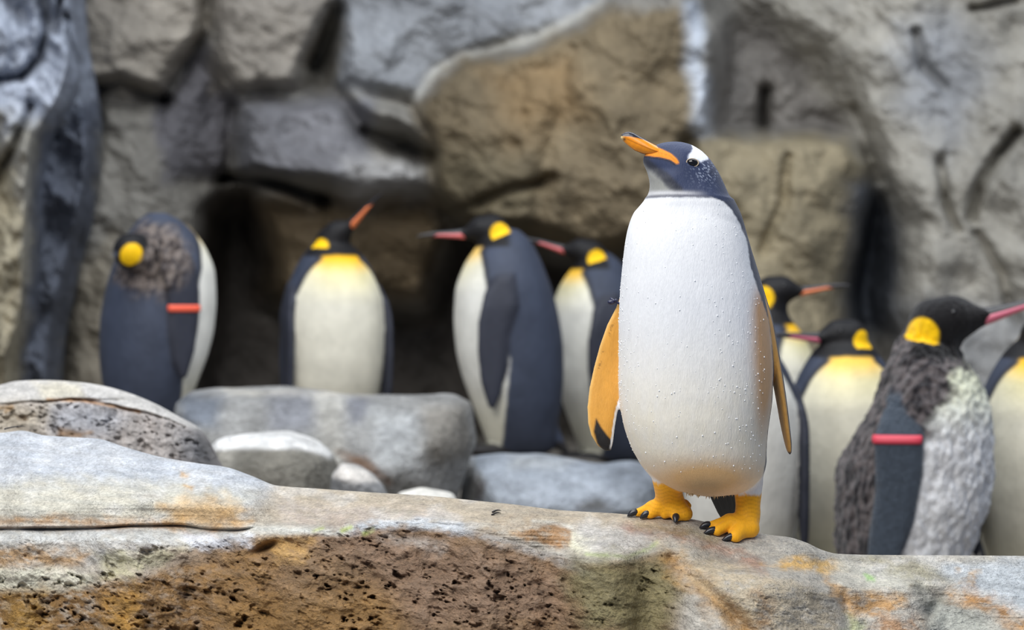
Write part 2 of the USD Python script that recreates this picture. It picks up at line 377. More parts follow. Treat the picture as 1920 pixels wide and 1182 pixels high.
def ledge_depth():
    X, Y = np.meshgrid(RPX, RPY)
    crest = CREST(RPX)[:, 0][None]; lip = LIP(RPX)[:, 0][None]
    n3 = np.stack([X / 70, Y / 40, 0 * X + 1.7], -1)
    wv = (fbm(n3, 4, 3) - 0.5)
    lipw = lip + wv * 16
    # slope of the top in degrees, then of the front
    top = table([(-400, 17), (0, 17), (300, 16), (480, 14), (700, 11), (1000, 12), (1200, 15), (1350, 20), (1450, 24), (1560, 26), (1700, 27), (1920, 26), (2300, 26)])(RPX)[:, 0][None] + 0 * Y
    front = table([(-400, 66), (300, 64), (600, 62), (900, 60), (1200, 58), (1300, 46), (1500, 42), (1700, 40), (1920, 38), (2300, 38)])(RPX)[:, 0][None]
    f = smooth01(-9, 16, Y - lipw)
    ang = top * (1 - f) + front * f
    ang = ang + 70 * wv * 0.35
    # left: the slab's own brow above the groove, and the swelling lower lip
    left = smooth01(500, 380, X)
    ang += left * 42 * np.exp(-((Y - 966 - 6 * np.sin(X / 60)) / 15) ** 2)
    ang += left * 26 * smooth01(1022, 1042, Y) * 0.4 - left * 44 * np.exp(-((Y - 1069) / 9) ** 2)
    # centre left swelling that is stained orange
    ang += 42 * np.exp(-((X - 390) / 85) ** 2 - ((Y - 968) / 14) ** 2)
    # small brow at 1000..1070 on the top
    ang += 46 * np.exp(-((X - 1020) / 55) ** 2 - ((Y - 1012 - (X - 1020) * 0.10) / 16) ** 2)
    # right-hand swellings and hollows
    ang += -26 * np.exp(-((X - 1460) / 120) ** 2 - ((Y - 1068) / 16) ** 2) + 26 * np.exp(-((X - 1440) / 110) ** 2 - ((Y - 1150) / 26) ** 2)
    ang += 24 * np.exp(-((X - 1640) / 110) ** 2 - ((Y - 1118) / 13) ** 2) - 24 * np.exp(-((X - 1640) / 130) ** 2 - ((Y - 1090) / 16) ** 2)
    ang += 26 * np.exp(-((Y - (1118 + (X - 1800) * 0.42)) / 15) ** 2) * smooth01(1740, 1800, X)
    ang = ndimage.gaussian_filter(np.clip(ang, 5, 84), (1.5, 5))
    s = 0.904 / (np.tan(np.radians(ang)) + 0.09) / 1000.0
    s = np.maximum(s, 0.0085 * np.exp(-np.maximum(Y - crest, 0) / 5.0))
    s = ndimage.gaussian_filter(s, (0.7, 8))
    s = s * np.clip((Y - crest) / RSTEP + 0.5, 0, 1)
    D = CRESTD(RPX)[:, 0][None] - np.cumsum(s, 0) * RSTEP
    # groove under the left slab
    gl = table([(-400, 990), (0, 991), (150, 990), (260, 985), (330, 984), (400, 992), (440, 993), (490, 985), (540, 972)])(RPX)[:, 0][None]
    D += smooth01(500, 440, X) * (0.020 * smooth01(-1, 2.5, Y - gl) + 0.010 * np.exp(-((Y - gl - 1) / 3.0) ** 2))
    # diagonal gully
    gd = poly_sd(X, Y, [(1262, 1048), (1300, 1085), (1350, 1130), (1400, 1182), (1450, 1250)], False)
    D += 0.030 * np.exp(-(gd / 15) ** 2)
    gd = poly_sd(X, Y, [(1545, 1085), (1580, 1110), (1585, 1150), (1600, 1250)], False)
    D += 0.022 * np.exp(-(gd / 11) ** 2)
    gd = poly_sd(X, Y, [(1730, 1100), (1760, 1125), (1745, 1150)], False)
    D += 0.020 * np.exp(-(gd / 12) ** 2)
    # the edge where the centre bulge overlaps the top
    be = poly_sd(X, Y, [(690, 981), (720, 978), (800, 981), (860, 990), (920, 1004), (980, 1022), (1050, 1046), (1110, 1056)], False)
    D += 0.006 * np.exp(-(be / 5) ** 2) * (Y < lip) * smooth01(640, 720, X) * smooth01(1140, 1080, X)
    # hollow with a dark mouth
    D += 0.035 * np.exp(-((X - 497) / 24) ** 2 - ((Y - 1028 + (X - 497) * 0.35) / 8) ** 2)
    D += 0.012 * np.exp(-((X - 550) / 30) ** 2 - ((Y - 1022) / 11) ** 2)
    # slots, roughness and pits
    q = np.stack([X / 30, Y / 22, 0 * X], -1)
    rough = fbm(q, 5, 31) - 0.5
    porous = f * table([(-400, 1), (1000, 1.0), (1120, 0.8), (1250, 0.8), (1320, 0.3), (2300, 0.3)])(RPX)[:, 0][None]
    D += rough * (0.005 + 0.020 * porous + 0.006 * f)
    wp = fbm(np.stack([X / 9, Y / 8, 0 * X], -1), 3, 40) - 0.5; g1 = fbm(np.stack([X / 17 + 1.6 * wp, Y / 11 - X / 80, 0 * X + wp], -1), 3, 41); g2 = fbm(np.stack([X / 8.5 + wp, Y / 6.5, 0 * X], -1), 2, 43)
    patch = smooth01(0.36, 0.62, fbm(np.stack([X / 90, Y / 60, 0 * X], -1), 3, 44))
    zone = 0.40 + 1.0 * np.exp(-((X - 640) / 210) ** 2 - ((Y - 1130) / 60) ** 2) + 0.3 * np.exp(-((X - 130) / 140) ** 2 - ((Y - 1160) / 40) ** 2)
    D += porous * zone * (0.15 + 0.85 * patch) * (0.030 * smooth01(0.60, 0.76, g1) + 0.012 * smooth01(0.64, 0.80, g2))
    D += left * np.exp(-((Y - 1085) / 12) ** 2) * 0.010 * smooth01(0.58, 0.72, g1)
    strata = noise(np.stack([X / 120 + wv, Y / 2.6 - X / 160, 0 * X], -1), 51) - 0.5
    D += (1 - f) * strata * 0.0065 * (1 - 0.65 * smooth01(1000, 1300, X)) * (1 - 0.5 * left)
    return D, f
LEDGE_D, LEDGE_F = ledge_depth()

def ledge_at(px, py):
    """Distance of the near ledge where it shows at (px, py)."""
    return float(ndimage.map_coordinates(LEDGE_D, [[(py - RPY0) / RSTEP], [(px - RPX[0]) / 2.0]], order=1, mode='nearest')[0])

def near_ledge():
    nv = 310; nc = len(MPX); crest = CREST(MPX)[:, 0]
    t = np.linspace(0, 1, nv)[:, None]
    Y = crest[None] + (RPY1 - 4 - crest[None]) * t
    X = np.tile(MPX, (nv, 1))
    D = ndimage.map_coordinates(LEDGE_D, [(Y - RPY0) / RSTEP, (X - RPX[0]) / 2.0], order=1, mode='nearest')
    V = P(X, Y, D)
    # the far side falls away behind the crest, the near side goes on down to the floor
    back = []
    c0 = V[0]
    for dy, dz in ((0.34, None), (0.28, -0.42), (0.21, -0.24), (0.15, -0.12), (0.095, -0.05), (0.05, -0.014), (0.02, -0.003)):
        r = c0.copy(); r[:, 1] += dy; r[:, 2] = -0.05 if dz is None else np.maximum(r[:, 2] + dz, -0.02); back.append(r)
    low = []
    for k, z in enumerate((0.35, 0.2, 0.05, -0.05)):
        r = V[-1].copy(); r[:, 2] = np.minimum(r[:, 2] - 0.004 * (k + 1), z); r[:, 1] += 0.02 * (k + 1) * (-1 if k < 2 else 1); low.append(r)
    A = np.concatenate([np.array(back), V, np.array(low)])
    x, y = X.ravel(), Y.ravel()
    n3 = np.stack([X / 26, Y / 16, 0 * X], -1)
    N = fbm(n3, 4, 61).ravel(); N2 = fbm(n3 * 3.1, 3, 62).ravel(); N3 = fbm(np.stack([X / 140, Y / 7 - X / 70, 0 * X], -1), 4, 63).ravel(); N4 = fbm(n3 * 0.4, 3, 64).ravel()
    f = ndimage.map_coordinates(LEDGE_F, [(Y - RPY0) / RSTEP, (X - RPX[0]) / 2.0], order=1, mode='nearest').ravel()
    topc = lin(190, 184, 172); C = np.tile(topc, (x.size, 1))
    def strata(lo=0.35, hi=0.65):
        a = (smooth01(lo, hi, N3 * 0.7 + N * 0.3) * (1 - f))[:, None]; b = (smooth01(0.55, 0.7, N4) * (1 - f) * 0.6)[:, None]
        C[:] = C * (1 - 0.35 * a) + C * np.array([0.72, 0.66, 0.58]) * 0.35 * a; C[:] = C * (1 - b) + (C * 0.4 + lin(206, 205, 203) * 0.6) * b
    Q = smooth01(0.30, 0.56, fbm(np.stack([X / 13, Y / 8 - X / 90, 0 * X], -1), 5, 65)).ravel() * 0.6 + 0.4
    def pt(s, c, soft=10, amt=1.0, width=None, wob=16): paint(C, x, y, s, lin(*c), soft * 1.3, amt, width, N, wob * 1.4, Q if soft < 15 else None)
    # weathered top
    pt([(-300, 700), (500, 780), (520, 930), (440, 960), (-300, 960)], (194, 199, 206), 38)
    pt([(-300, 900), (330, 905), (480, 930), (440, 975), (-300, 985)], (206, 202, 186), 18, 0.9)
    pt([(540, 900), (960, 930), (1240, 962), (1240, 1000), (900, 990), (700, 972), (500, 985), (440, 985), (490, 940)], (182, 168, 146), 18, 0.85)
    pt([(520, 945), (760, 955), (860, 965), (700, 985), (540, 985)], (204, 192, 182), 14, 0.7)
    pt([(900, 985), (1000, 980), (1020, 1010), (900, 1005)], (176, 152, 120), 12, 0.8)
    strata()
    # second slab, white lip
    pt([(-300, 994), (360, 988), (480, 996), (500, 1035), (330, 1030), (200, 1060), (-300, 1065)], (206, 206, 202), 8)
    pt([(200, 984), (440, 994), (420, 1004), (240, 1004)], (160, 158, 152), 8, 0.8)
    front = lin(136, 108, 76)
    k = (f * smooth01(0.2, 0.5, f) * table([(-400, 0), (0, 0.0), (220, 0.25), (400, 0.85), (480, 1), (1100, 1), (1240, 0.9), (1300, 0.0), (2300, 0.0)])(x)[:, 0])[:, None]
    C = C * (1 - k) + front * k
    pt([(-300, 1100), (120, 1096), (260, 1080), (380, 1050), (470, 1020), (520, 1040), (520, 1300), (-300, 1300)], (146, 112, 68), 14)
    pt([(-300, 1030), (60, 1028), (165, 1040), (150, 1062), (70, 1066), (-300, 1064)], (174, 134, 80), 11, 0.85)
    pt([(-300, 1076), (40, 1068), (110, 1064), (170, 1080), (190, 1095), (110, 1106), (-300, 1108)], (214, 210, 190), 7, 1.0, None, 10)
    pt([(180, 1040), (300, 1030), (360, 1020), (330, 1050), (250, 1080), (190, 1085)], (200, 194, 160), 10, 0.8)
    pt([(340, 1005), (480, 1000), (470, 1030), (360, 1025)], (214, 216, 222), 8, 0.9)
    pt([(200, 1120), (260, 1110), (270, 1300), (190, 1300)], (180, 134, 56), 20, 0.75)
    pt([(10, 1120), (80, 1115), (90, 1300), (0, 1300)], (180, 138, 60), 22, 0.7)
    pt([(420, 1130), (760, 1090), (780, 1300), (420, 1300)], (146, 110, 58), 34, 0.75)
    pt([(560, 1000), (700, 985), (980, 1040), (1060, 1080), (1060, 1160), (780, 1180), (700, 1080)], (140, 114, 92), 30, 0.8)
    pt([(480, 1010), (590, 1008), (570, 1050), (520, 1062)], (206, 164, 100), 10, 0.8)
    # pale rim of the centre bulge
    pt([(655, 996), (700, 984), (760, 981), (830, 986), (880, 998)], (196, 200, 204), 6, 0.95, 9, 7)
    pt([(880, 998), (960, 1020), (1050, 1052), (1110, 1080)], (162, 158, 152), 7, 0.8, 8, 7)
    pt([(720, 1005), (830, 1030)], (190, 184, 176), 10, 0.6, 7, 12)
    pt([(470, 992), (600, 996), (650, 1000)], (206, 206, 198), 6, 0.9, 6, 6)
    # orange stains on the left slab
    pt([(-300, 985), (100, 975), (230, 984), (340, 980)], (184, 138, 84), 9, 0.8, 6, 8)
    pt([(-300, 993), (200, 989), (250, 986)], (120, 80, 36), 3, 0.9, 2, 2)
    pt([(300, 948), (400, 935), (470, 955), (440, 990), (330, 984)], (208, 166, 104), 16, 0.75)
    pt([(410, 965), (470, 975), (440, 992), (400, 990)], (184, 138, 76), 12, 0.6)
    pt([(340, 886), (356, 890), (352, 897), (338, 894)], (206, 160, 90), 4, 0.9, None, 3)
    pt([(345, 910), (365, 912), (360, 920)], (190, 150, 90), 4, 0.8, None, 3)
    pt([(270, 930), (310, 926), (300, 938)], (150, 140, 128), 6, 0.7, None, 5)
    # brown patch and white patch at centre right
    pt([(1000, 985), (1050, 983), (1070, 996), (1072, 1020), (1050, 1032), (1000, 1015), (960, 1000)], (168, 128, 84), 6, 0.95, None, 8)
    pt([(1076, 1000), (1120, 1010), (1110, 1040), (1085, 1038), (1070, 1028)], (238, 234, 208), 7, 1.0, None, 8)
    pt([(1080, 990), (1220, 985), (1230, 1020), (1180, 1042), (1100, 1042)], (206, 202, 196), 12, 0.8)
    pt([(1000, 978), (1040, 980), (1072, 990)], (232, 230, 220), 4, 0.8, 2, 3)
    pt([(1100, 1040), (1180, 1044), (1215, 1030), (1232, 1018)], (172, 190, 120), 5, 0.8, 3, 4)
    pt([(1080, 1050), (1250, 1046), (1275, 1110), (1240, 1200), (1100, 1180), (1060, 1090)], (130, 122, 84), 24, 0.85)
    # rusty streak under the feet
    pt([(1180, 990), (1260, 1000), (1330, 1022), (1400, 1050), (1430, 1072)], (166, 112, 84), 14, 0.7, 8, 14)
    pt([(1195, 985), (1300, 998), (1340, 1012)], (158, 146, 108), 7, 0.6, 8, 8)
    # bulges at right
    pt([(1236, 1020), (1300, 1036), (1430, 1080), (1540, 1110), (1570, 1150), (1560, 1240), (1400, 1240), (1330, 1110), (1270, 1060)], (196, 180, 152), 14, 0.9)
    pt([(1262, 1050), (1300, 1090), (1350, 1135), (1400, 1185), (1440, 1250)], (184, 136, 62), 20, 0.85, 14, 20)
    pt([(1290, 1080), (1340, 1112), (1400, 1150)], (216, 196, 160), 8, 0.6, 8, 12)
    pt([(1420, 1110), (1440, 1140), (1430, 1175)], (160, 110, 50), 12, 0.6, 8, 12)
    pt([(1440, 1064), (1480, 1048), (1560, 1052), (1590, 1072), (1500, 1075)], (224, 178, 98), 9, 0.9)
    pt([(1570, 1052), (1700, 1072), (1760, 1100), (1700, 1115), (1560, 1100)], (196, 192, 178), 14, 0.9)
    pt([(1600, 1046), (1730, 1052), (1800, 1090), (1740, 1100), (1680, 1070)], (158, 150, 120), 12, 0.7)
    pt([(1760, 1060), (1920, 1052), (2300, 1060), (2300, 1180), (1900, 1150), (1800, 1110)], (190, 196, 200), 18, 0.9)
    pt([(1795, 1078), (1830, 1076), (1828, 1088), (1798, 1092)], (196, 158, 108), 6, 0.7)
    pt([(1550, 1090), (1600, 1120), (1700, 1120), (1680, 1150), (1600, 1155), (1580, 1130)], (196, 146, 78), 12, 0.85)
    pt([(1650, 1150), (1740, 1160), (1760, 1250), (1600, 1250)], (176, 126, 74), 14, 0.8)
    pt([(1740, 1120), (1850, 1140), (1900, 1250), (1700, 1250)], (160, 162, 152), 16, 0.8)
    pt([(1790, 1115), (1850, 1130), (1900, 1160), (1960, 1210)], (186, 132, 60), 14, 0.9, 12, 14)
    pt([(1715, 1105), (1760, 1108), (1780, 1128), (1740, 1135)], (110, 108, 96), 9, 0.7)
    pt([(1622, 1078), (1640, 1082), (1640, 1090), (1626, 1088)], (140, 190, 96), 5, 0.8, None, 4)
    pt([(1590, 1160), (1620, 1170), (1600, 1250), (1570, 1250)], (188, 196, 140), 12, 0.7)
    for (gx, gy, r) in ((597, 993, 5), (650, 993, 6), (690, 998, 5)): pt([(gx - 8, gy + 3), (gx + 8, gy - 3)], (176, 190, 80), 4, 0.8, r * 0.6, 3)
    # fine mottling, strata on the top, dark mineral grains in the front
    C *= 0.95 * (0.80 + 0.40 * N2)[:, None] * (1 + (1 - f) * (N3 - 0.5) * 0.55)[:, None] * (0.86 + 0.28 * N4)[:, None]
    full = np.empty(A.shape)
    full[len(back):len(back) + nv] = C.reshape(nv, nc, 3)
    full[:len(back)] = C.reshape(nv, nc, 3)[0]; full[len(back) + nv:] = C.reshape(nv, nc, 3)[-1]
    global LEDGE_V; LEDGE_V = A
    m = grid_mesh(A); nr = len(A); i = np.arange(nc - 1); b = (nr - 1) * nc
    ends = [np.stack([b + i, i, i + 1], 1), np.stack([b + i, i + 1, b + i + 1], 1)]
    verts = [np.asarray(m.vertices)]; cols = [full.reshape(-1, 3)]
    for k, side in enumerate((0, nc - 1)):
        r = np.arange(nr) * nc + side; c = nr * nc + k; verts.append(A[:, side].mean(0)[None]); cols.append(full[nr // 2, side][None])
        t3 = np.stack([np.full(nr, c), np.roll(r, -1), r], 1); ends.append(t3 if k == 0 else t3[:, ::-1])
    m = trimesh.Trimesh(np.vstack(verts), np.vstack([m.faces] + ends), process=False); full = np.vstack(cols)
    if m.volume < 0: m.invert()
    obj('rock_ledge', m, 'near_rock', col=full.reshape(-1, 3), label='long weathered rock ledge across the foreground, stained orange and white, under the orange-footed penguin', cat='rock')
near_ledge()

# ------------------------------------------------------------------ boulders
def inflate(poly, d, T, seed, R=None, k=0.35, flat=0.0):
    """F(points) of a boulder: outline poly (pixels at distance d), half depth T metres."""
    W = P(*np.asarray(poly, float).T, d); pw = W[:, [0, 2]]
    sc = max(np.ptp(pw[:, 0]), np.ptp(pw[:, 1])); R = R or T * 0.8
    def F(p):
        s = poly_sd(p[:, 0].astype(float), p[:, 2].astype(float), pw)
        q = np.clip((R - np.minimum(s, R)) / R, 0, None)
        y = (p[:, 1] - d) / T
        return (np.sqrt(q * q + y * y) - 1) * min(R, T) + (fbm(p * 7.0, 4, seed) - 0.5) * 0.07 * sc * 0.5
    return F, np.array([pw[:, 0].min() - 0.05, d - T - 0.06, pw[:, 1].min() - 0.05]), np.array([pw[:, 0].max() + 0.05, d + T + 0.06, pw[:, 1].max() + 0.05])

def boulder(name, poly, d, T, seed, base, stains, label, h=0.02, mat='mid_rock', R=None, wob=14):
    F, lo, hi = inflate(poly, d, T, seed, R)
    m = surface(F, lo, hi, h); v = np.array(m.vertices)
    x, y = proj(v); N = fbm(v * 9, 4, seed + 3); N2 = fbm(v * 30, 3, seed + 5)
    C = np.tile(lin(*base), (len(v), 1))
    for s in stains:
        sh, c, soft, amt = s[:4]; paint(C, x, y, sh, lin(*c), soft, amt, s[4] if len(s) > 4 else None, N, wob)
    C *= 0.92 * (0.72 + 0.56 * N2)[:, None]
    c = np.array([v[:, 0].mean(), d, v[:, 2].min()])
    x = thing(name, label, 'rock', c)
    obj('stone', trimesh.Trimesh(v - c, m.faces, process=False), mat, x, C)

def near_boulder():
    """The rounded boulder at the left, with a smooth cap over a cracked, pitted flank."""
    top = table([(-700, 905), (-330, 790), (-150, 745), (0, 722), (30, 715), (80, 713), (150, 717), (195, 724), (240, 737), (290, 758), (330, 780), (366, 800), (380, 815), (392, 840), (406, 864), (420, 885)])
    px = np.concatenate([np.linspace(-700, -60, 60)[:-1], np.linspace(-60, 420, 300)]); nv = 190
    c = top(px)[:, 0]; bot = np.maximum(c + 3, 925)
    t = np.linspace(0, 1, nv)[:, None]
    X = np.tile(px, (nv, 1)); Y = c + (bot - c) * t
    cap = table([(-330, 830), (0, 757), (90, 752), (150, 748), (200, 758), (260, 770), (330, 793), (420, 830)])(px)[:, 0][None] + 0 * Y
    n3 = np.stack([X / 40, Y / 26, 0 * X], -1); w = fbm(n3, 4, 71) - 0.5
    f = smooth01(-4, 4, Y - cap - w * 10)
    ang = 26 + 36 * f + 40 * w
    edge = 1 - smooth01(0, 70, 420 - X)
    s = 0.001 * 1.05 / (np.tan(np.radians(np.clip(ang, 6, 84))) + 0.05)
    dy = (bot - c) / (nv - 1)
    D = 5.40 + 0.30 * edge ** 2 - np.cumsum(s * dy, 0) - 0.03 * (1 - np.exp(-(Y - c) / 6))
    D += 0.018 * np.exp(-((Y - cap - 1 - w * 10) / 2.6) ** 2) * smooth01(-50, 90, X) * smooth01(420, 250, X)
    D += 0.012 * np.exp(-((X - 200) / 40) ** 2 - ((Y - 751) / 3) ** 2)
    g1 = fbm(np.stack([X / 15, Y / 11, 0 * X], -1), 3, 73); g2 = fbm(np.stack([X / 7, Y / 6, 0 * X], -1), 3, 74)
    D += f * (0.014 * smooth01(0.60, 0.74, g1) + 0.008 * smooth01(0.62, 0.78, g2) + w * 0.03)
    V = P(X, Y, D)
    rows = []
    for dy_, dz in ((0.7, -0.6), (0.55, -0.3), (0.4, -0.15), (0.25, -0.06), (0.12, -0.02), (0.04, -0.003)):
        r = V[0].copy(); r[:, 1] += dy_; r[:, 2] = np.maximum(r[:, 2] + dz, 0.0); rows.append(r)
    low = V[-1].copy(); low[:, 2] = -0.02
    A = np.concatenate([np.array(rows), V, low[None]]); A[:, -1, 2] = np.minimum(A[:, -1, 2], 0.3); A[:, -1, 1] = 5.6
    x, y = X.ravel(), Y.ravel(); N = fbm(n3 * 1.4, 4, 75).ravel(); N2 = fbm(n3 * 4, 3, 76).ravel()
    k = f.ravel()[:, None]
    C = lin(206, 202, 196) * (1 - k) + lin(182, 174, 168) * k
    pt = lambda s, c, soft=8, amt=1.0, width=None, wob=10: paint(C, x, y, s, lin(*c), soft, amt, width, N, wob)
    pt([(60, 715), (150, 718), (160, 745), (90, 752)], (214, 206, 184), 10, 0.8)
    pt([(90, 765), (170, 755), (235, 785), (180, 815), (100, 805)], (190, 192, 198), 28, 0.85)
    pt([(-300, 760), (90, 758), (80, 815), (-300, 815)], (204, 190, 162), 28, 0.6)
    pt([(110, 805), (170, 812), (150, 822), (110, 820)], (150, 112, 64), 6, 0.8)
    pt([(330, 805), (380, 805), (400, 850), (410, 880), (340, 870)], (124, 124, 127), 26, 0.85)
    pt([(90, 750), (150, 750), (200, 760), (260, 772)], (176, 124, 64), 3, 0.85, 2.5, 3)
    pt([(30, 778), (55, 780), (50, 788), (32, 786)], (130, 96, 50), 4, 0.8)
    pt([(-300, 770), (20, 765), (10, 772)], (180, 140, 84), 5, 0.7, 3, 4)
    C *= 0.92 * (0.78 + 0.44 * N2)[:, None]
    full = np.empty(A.shape); C = C.reshape(nv, -1, 3)
    full[len(rows):len(rows) + nv] = C; full[:len(rows)] = C[0]; full[-1] = C[-1]
    m = grid_mesh(A)
    if m.face_normals[:, 2].mean() < 0: m.invert()
    obj('boulder', m, 'near_rock', col=full.reshape(-1, 3), label='rounded pale boulder with a cracked pitted side at the left edge', cat='rock')
near_boulder()

boulder('boulder', [(330, 760), (360, 735), (430, 728), (540, 722), (600, 728), (660, 740), (740, 742), (800, 745), (850, 742), (880, 760), (890, 830), (870, 900), (850, 960), (740, 990), (500, 1010), (330, 1010)], 7.35, 0.34, 81, (150, 149, 146),
        [([(420, 730), (700, 735), (690, 745), (420, 742)], (196, 190, 178), 8, 0.8), ([(500, 740), (590, 735), (600, 800), (510, 810)], (124, 126, 134), 20, 0.7), ([(650, 745), (690, 745), (680, 800), (655, 800)], (112, 114, 124), 12, 0.7),
         ([(590, 740), (640, 745), (650, 900), (600, 870)], (188, 184, 174), 16, 0.7), ([(700, 770), (780, 780), (790, 900), (700, 890)], (184, 186, 186), 24, 0.7), ([(790, 760), (880, 750), (890, 860), (800, 870)], (128, 122, 112), 20, 0.8), ([(340, 740), (420, 745), (400, 800), (340, 800)], (104, 112, 124), 16, 0.8),
         ([(640, 850), (680, 870), (730, 905)], (110, 74, 40), 8, 0.8, 8)], 'broad grey boulder below the upward-looking penguin, largest rock behind the ledge', R=0.22)
boulder('boulder', [(380, 960), (392, 845), (410, 822), (470, 812), (540, 808), (590, 825), (622, 850), (635, 880), (650, 980), (500, 1010)], 6.75, 0.24, 83, (118, 114, 104),
        [([(380, 830), (430, 812), (540, 806), (600, 826), (632, 856), (618, 860), (560, 842), (470, 842), (400, 848)], (228, 226, 222), 5, 1.0), ([(390, 850), (440, 842), (440, 900), (400, 900)], (156, 152, 142), 16, 0.8)],
        'dark grey boulder with a white capped top, left of centre behind the ledge', R=0.13, wob=6)
boulder('boulder', [(618, 960), (622, 890), (640, 870), (670, 872), (700, 890), (725, 920), (735, 970)], 6.42, 0.09, 85, (128, 128, 128),
        [([(620, 895), (640, 866), (690, 882), (712, 905), (660, 905)], (214, 208, 200), 6, 1.0)], 'small pale-topped stone right of the white capped boulder', h=0.012, R=0.06, wob=5)
boulder('boulder', [(735, 970), (745, 925), (790, 914), (850, 925), (870, 970)], 6.4, 0.10, 87, (226, 222, 212), [], 'low white stone just behind the rim of the ledge', h=0.012, R=0.05)
boulder('boulder', [(850, 1020), (868, 900), (880, 860), (940, 854), (1010, 852), (1090, 862), (1130, 868), (1190, 862), (1240, 880), (1270, 1020)], 7.6, 0.32, 89, (158, 164, 172),
        [([(1100, 860), (1200, 862), (1260, 900), (1200, 950), (1130, 900)], (116, 122, 130), 24, 0.8), ([(1075, 945), (1120, 930), (1150, 955), (1080, 960)], (84, 80, 74), 8, 0.8), ([(875, 870), (890, 900), (880, 950)], (214, 212, 208), 8, 0.9, 9), ([(895, 900), (915, 905), (910, 940), (890, 935)], (108, 98, 92), 8, 0.8), ([(960, 856), (1080, 862), (1060, 880), (960, 875)], (182, 184, 184), 12, 0.7)],  # low dark patch is the shade of a hole, put into the colour
        'bluish grey boulder in the gap left of the orange-footed penguin', R=0.18)

def pillar():
    """The rock pillar at the left, lit front and dark hollowed side."""
    gx = np.linspace(-420, 190, 200); gy = np.linspace(-420, 1000, 330)
    edge = table([(-420, 130), (0, 150), (90, 165), (200, 181), (285, 186), (380, 172), (480, 150), (560, 128), (700, 106), (1000, 90)])(gy)[:, 0][:, None]
    inner = table([(-420, 120), (0, 140), (120, 138), (190, 120), (230, 92), (290, 66), (400, 56), (560, 50), (700, 20), (1000, 0)])(gy)[:, 0][:, None]
    U = np.linspace(0, 1, 200)[None]
    X = -420 + (edge + 420) * U; Y = np.repeat(gy[:, None], 200, 1)
    n3 = np.stack([X / 70, Y / 90, 0 * X], -1); w = fbm(n3, 4, 91) - 0.5
    D = 9.0 + w * 0.5
    D += 0.75 * smooth01(-12, 30, X - inner - w * 40) + 0.5 * smooth01(0.95, 1.0, U)
    for line, wd, dep in (([(-30, 150), (40, 145), (75, 110), (90, 40), (70, -60)], 9, 0.16), ([(60, 200), (30, 250), (0, 340)], 9, 0.16), ([(110, 0), (105, 60)], 8, 0.14), ([(125, 30), (140, 120)], 7, 0.2)):
        D += dep * np.exp(-(poly_sd(X + w * 30, Y, line, False) / wd) ** 2)
    V = P(X, Y, D)
    back = V[:, -1].copy(); back[:, 1] += 2.0; back[:, 0] -= 0.25
    A = np.concatenate([V, back[:, None]], 1)
    x, y = X.ravel(), Y.ravel(); N = fbm(n3 * 2, 4, 92).ravel(); N2 = fbm(n3 * 6, 3, 93).ravel()
    C = np.tile(lin(150, 146, 136), (x.size, 1))
    pt = lambda s, c, soft=16, amt=1.0, width=None, wob=24: paint(C, x, y, s, lin(*c), soft, amt, width, N, wob)
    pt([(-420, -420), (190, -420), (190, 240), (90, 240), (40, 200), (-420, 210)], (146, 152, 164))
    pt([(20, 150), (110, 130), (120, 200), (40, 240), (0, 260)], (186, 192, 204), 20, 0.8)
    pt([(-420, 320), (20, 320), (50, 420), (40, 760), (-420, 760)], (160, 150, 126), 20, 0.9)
    pt([(75, 240), (190, 180), (180, 420), (110, 720), (40, 760), (60, 400)], (92, 98, 112), 16, 0.9)  # shade of the side turned right, put into the colour
    C *= (0.72 + 0.56 * N2)[:, None]
    C = C.reshape(330, 200, 3); C = np.concatenate([C, C[:, -1:]], 1)
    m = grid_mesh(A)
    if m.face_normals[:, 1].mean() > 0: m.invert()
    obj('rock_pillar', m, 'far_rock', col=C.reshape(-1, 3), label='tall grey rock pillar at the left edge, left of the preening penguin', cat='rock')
pillar()

# ------------------------------------------------------------------ penguins
BIRDS = {  # name: (px of the body axis, py of the feet, distance)
    'preening': (295, 803, 8.1), 'upward': (622, 862, 8.75), 'profile': (955, 852, 8.6), 'second': (1128, 866, 9.25),
    'behind': (1426, 1010, 8.3), 'belly': (1385, 1130, 7.1), 'cream': (1582, 1110, 7.55), 'moulting': (1712, 1175, 6.6), 'edge': (1948, 1150, 6.95)}

def floor():
    pts = np.array([P(*BIRDS[k]) for k in BIRDS] + [[-3, 5, 0.0], [0, 5, 0.0], [3, 5, 0.0], [-3, 7, 0.3], [-1, 6.4, 0.1], [0.1, 6.6, 0.1], [-3.4, 9, 0.6], [-3, 12, 0.5], [0, 12, 0.4], [3, 12, 0.2], [3, 8, 0.05], [-5, 3, 0], [5, 3, 0], [-1.3, 7.4, 0.42], [-0.2, 7.9, 0.36]])
    gx, gy = np.linspace(-4.5, 4.5, 181), np.linspace(3.4, 12.5, 183)
    X, Y = np.meshgrid(gx, gy)
    d2 = (X[..., None] - pts[:, 0]) ** 2 + (Y[..., None] - pts[:, 1]) ** 2
    w = 1 / (d2 + 0.002) ** 1.6
    Z = (w * pts[:, 2]).sum(-1) / w.sum(-1)
    near = d2.min(-1)
    Z += (fbm(np.stack([X * 2, Y * 2, 0 * X], -1), 4, 101) - 0.5) * 0.10 * smooth01(0.02, 0.12, near) - 0.004
    m = grid_mesh(np.stack([X, Y, Z], -1))
    if m.face_normals[:, 2].mean() < 0: m.invert()
    C = np.tile(lin(112, 106, 98), (X.size, 1)) * (0.7 + 0.6 * fbm(np.stack([X * 5, Y * 5, 0 * X], -1), 4, 102).ravel())[:, None]
    obj('floor', m, 'mid_rock', col=C, label='uneven dark rocky ground the penguins at the back stand on', kind='structure')
floor()

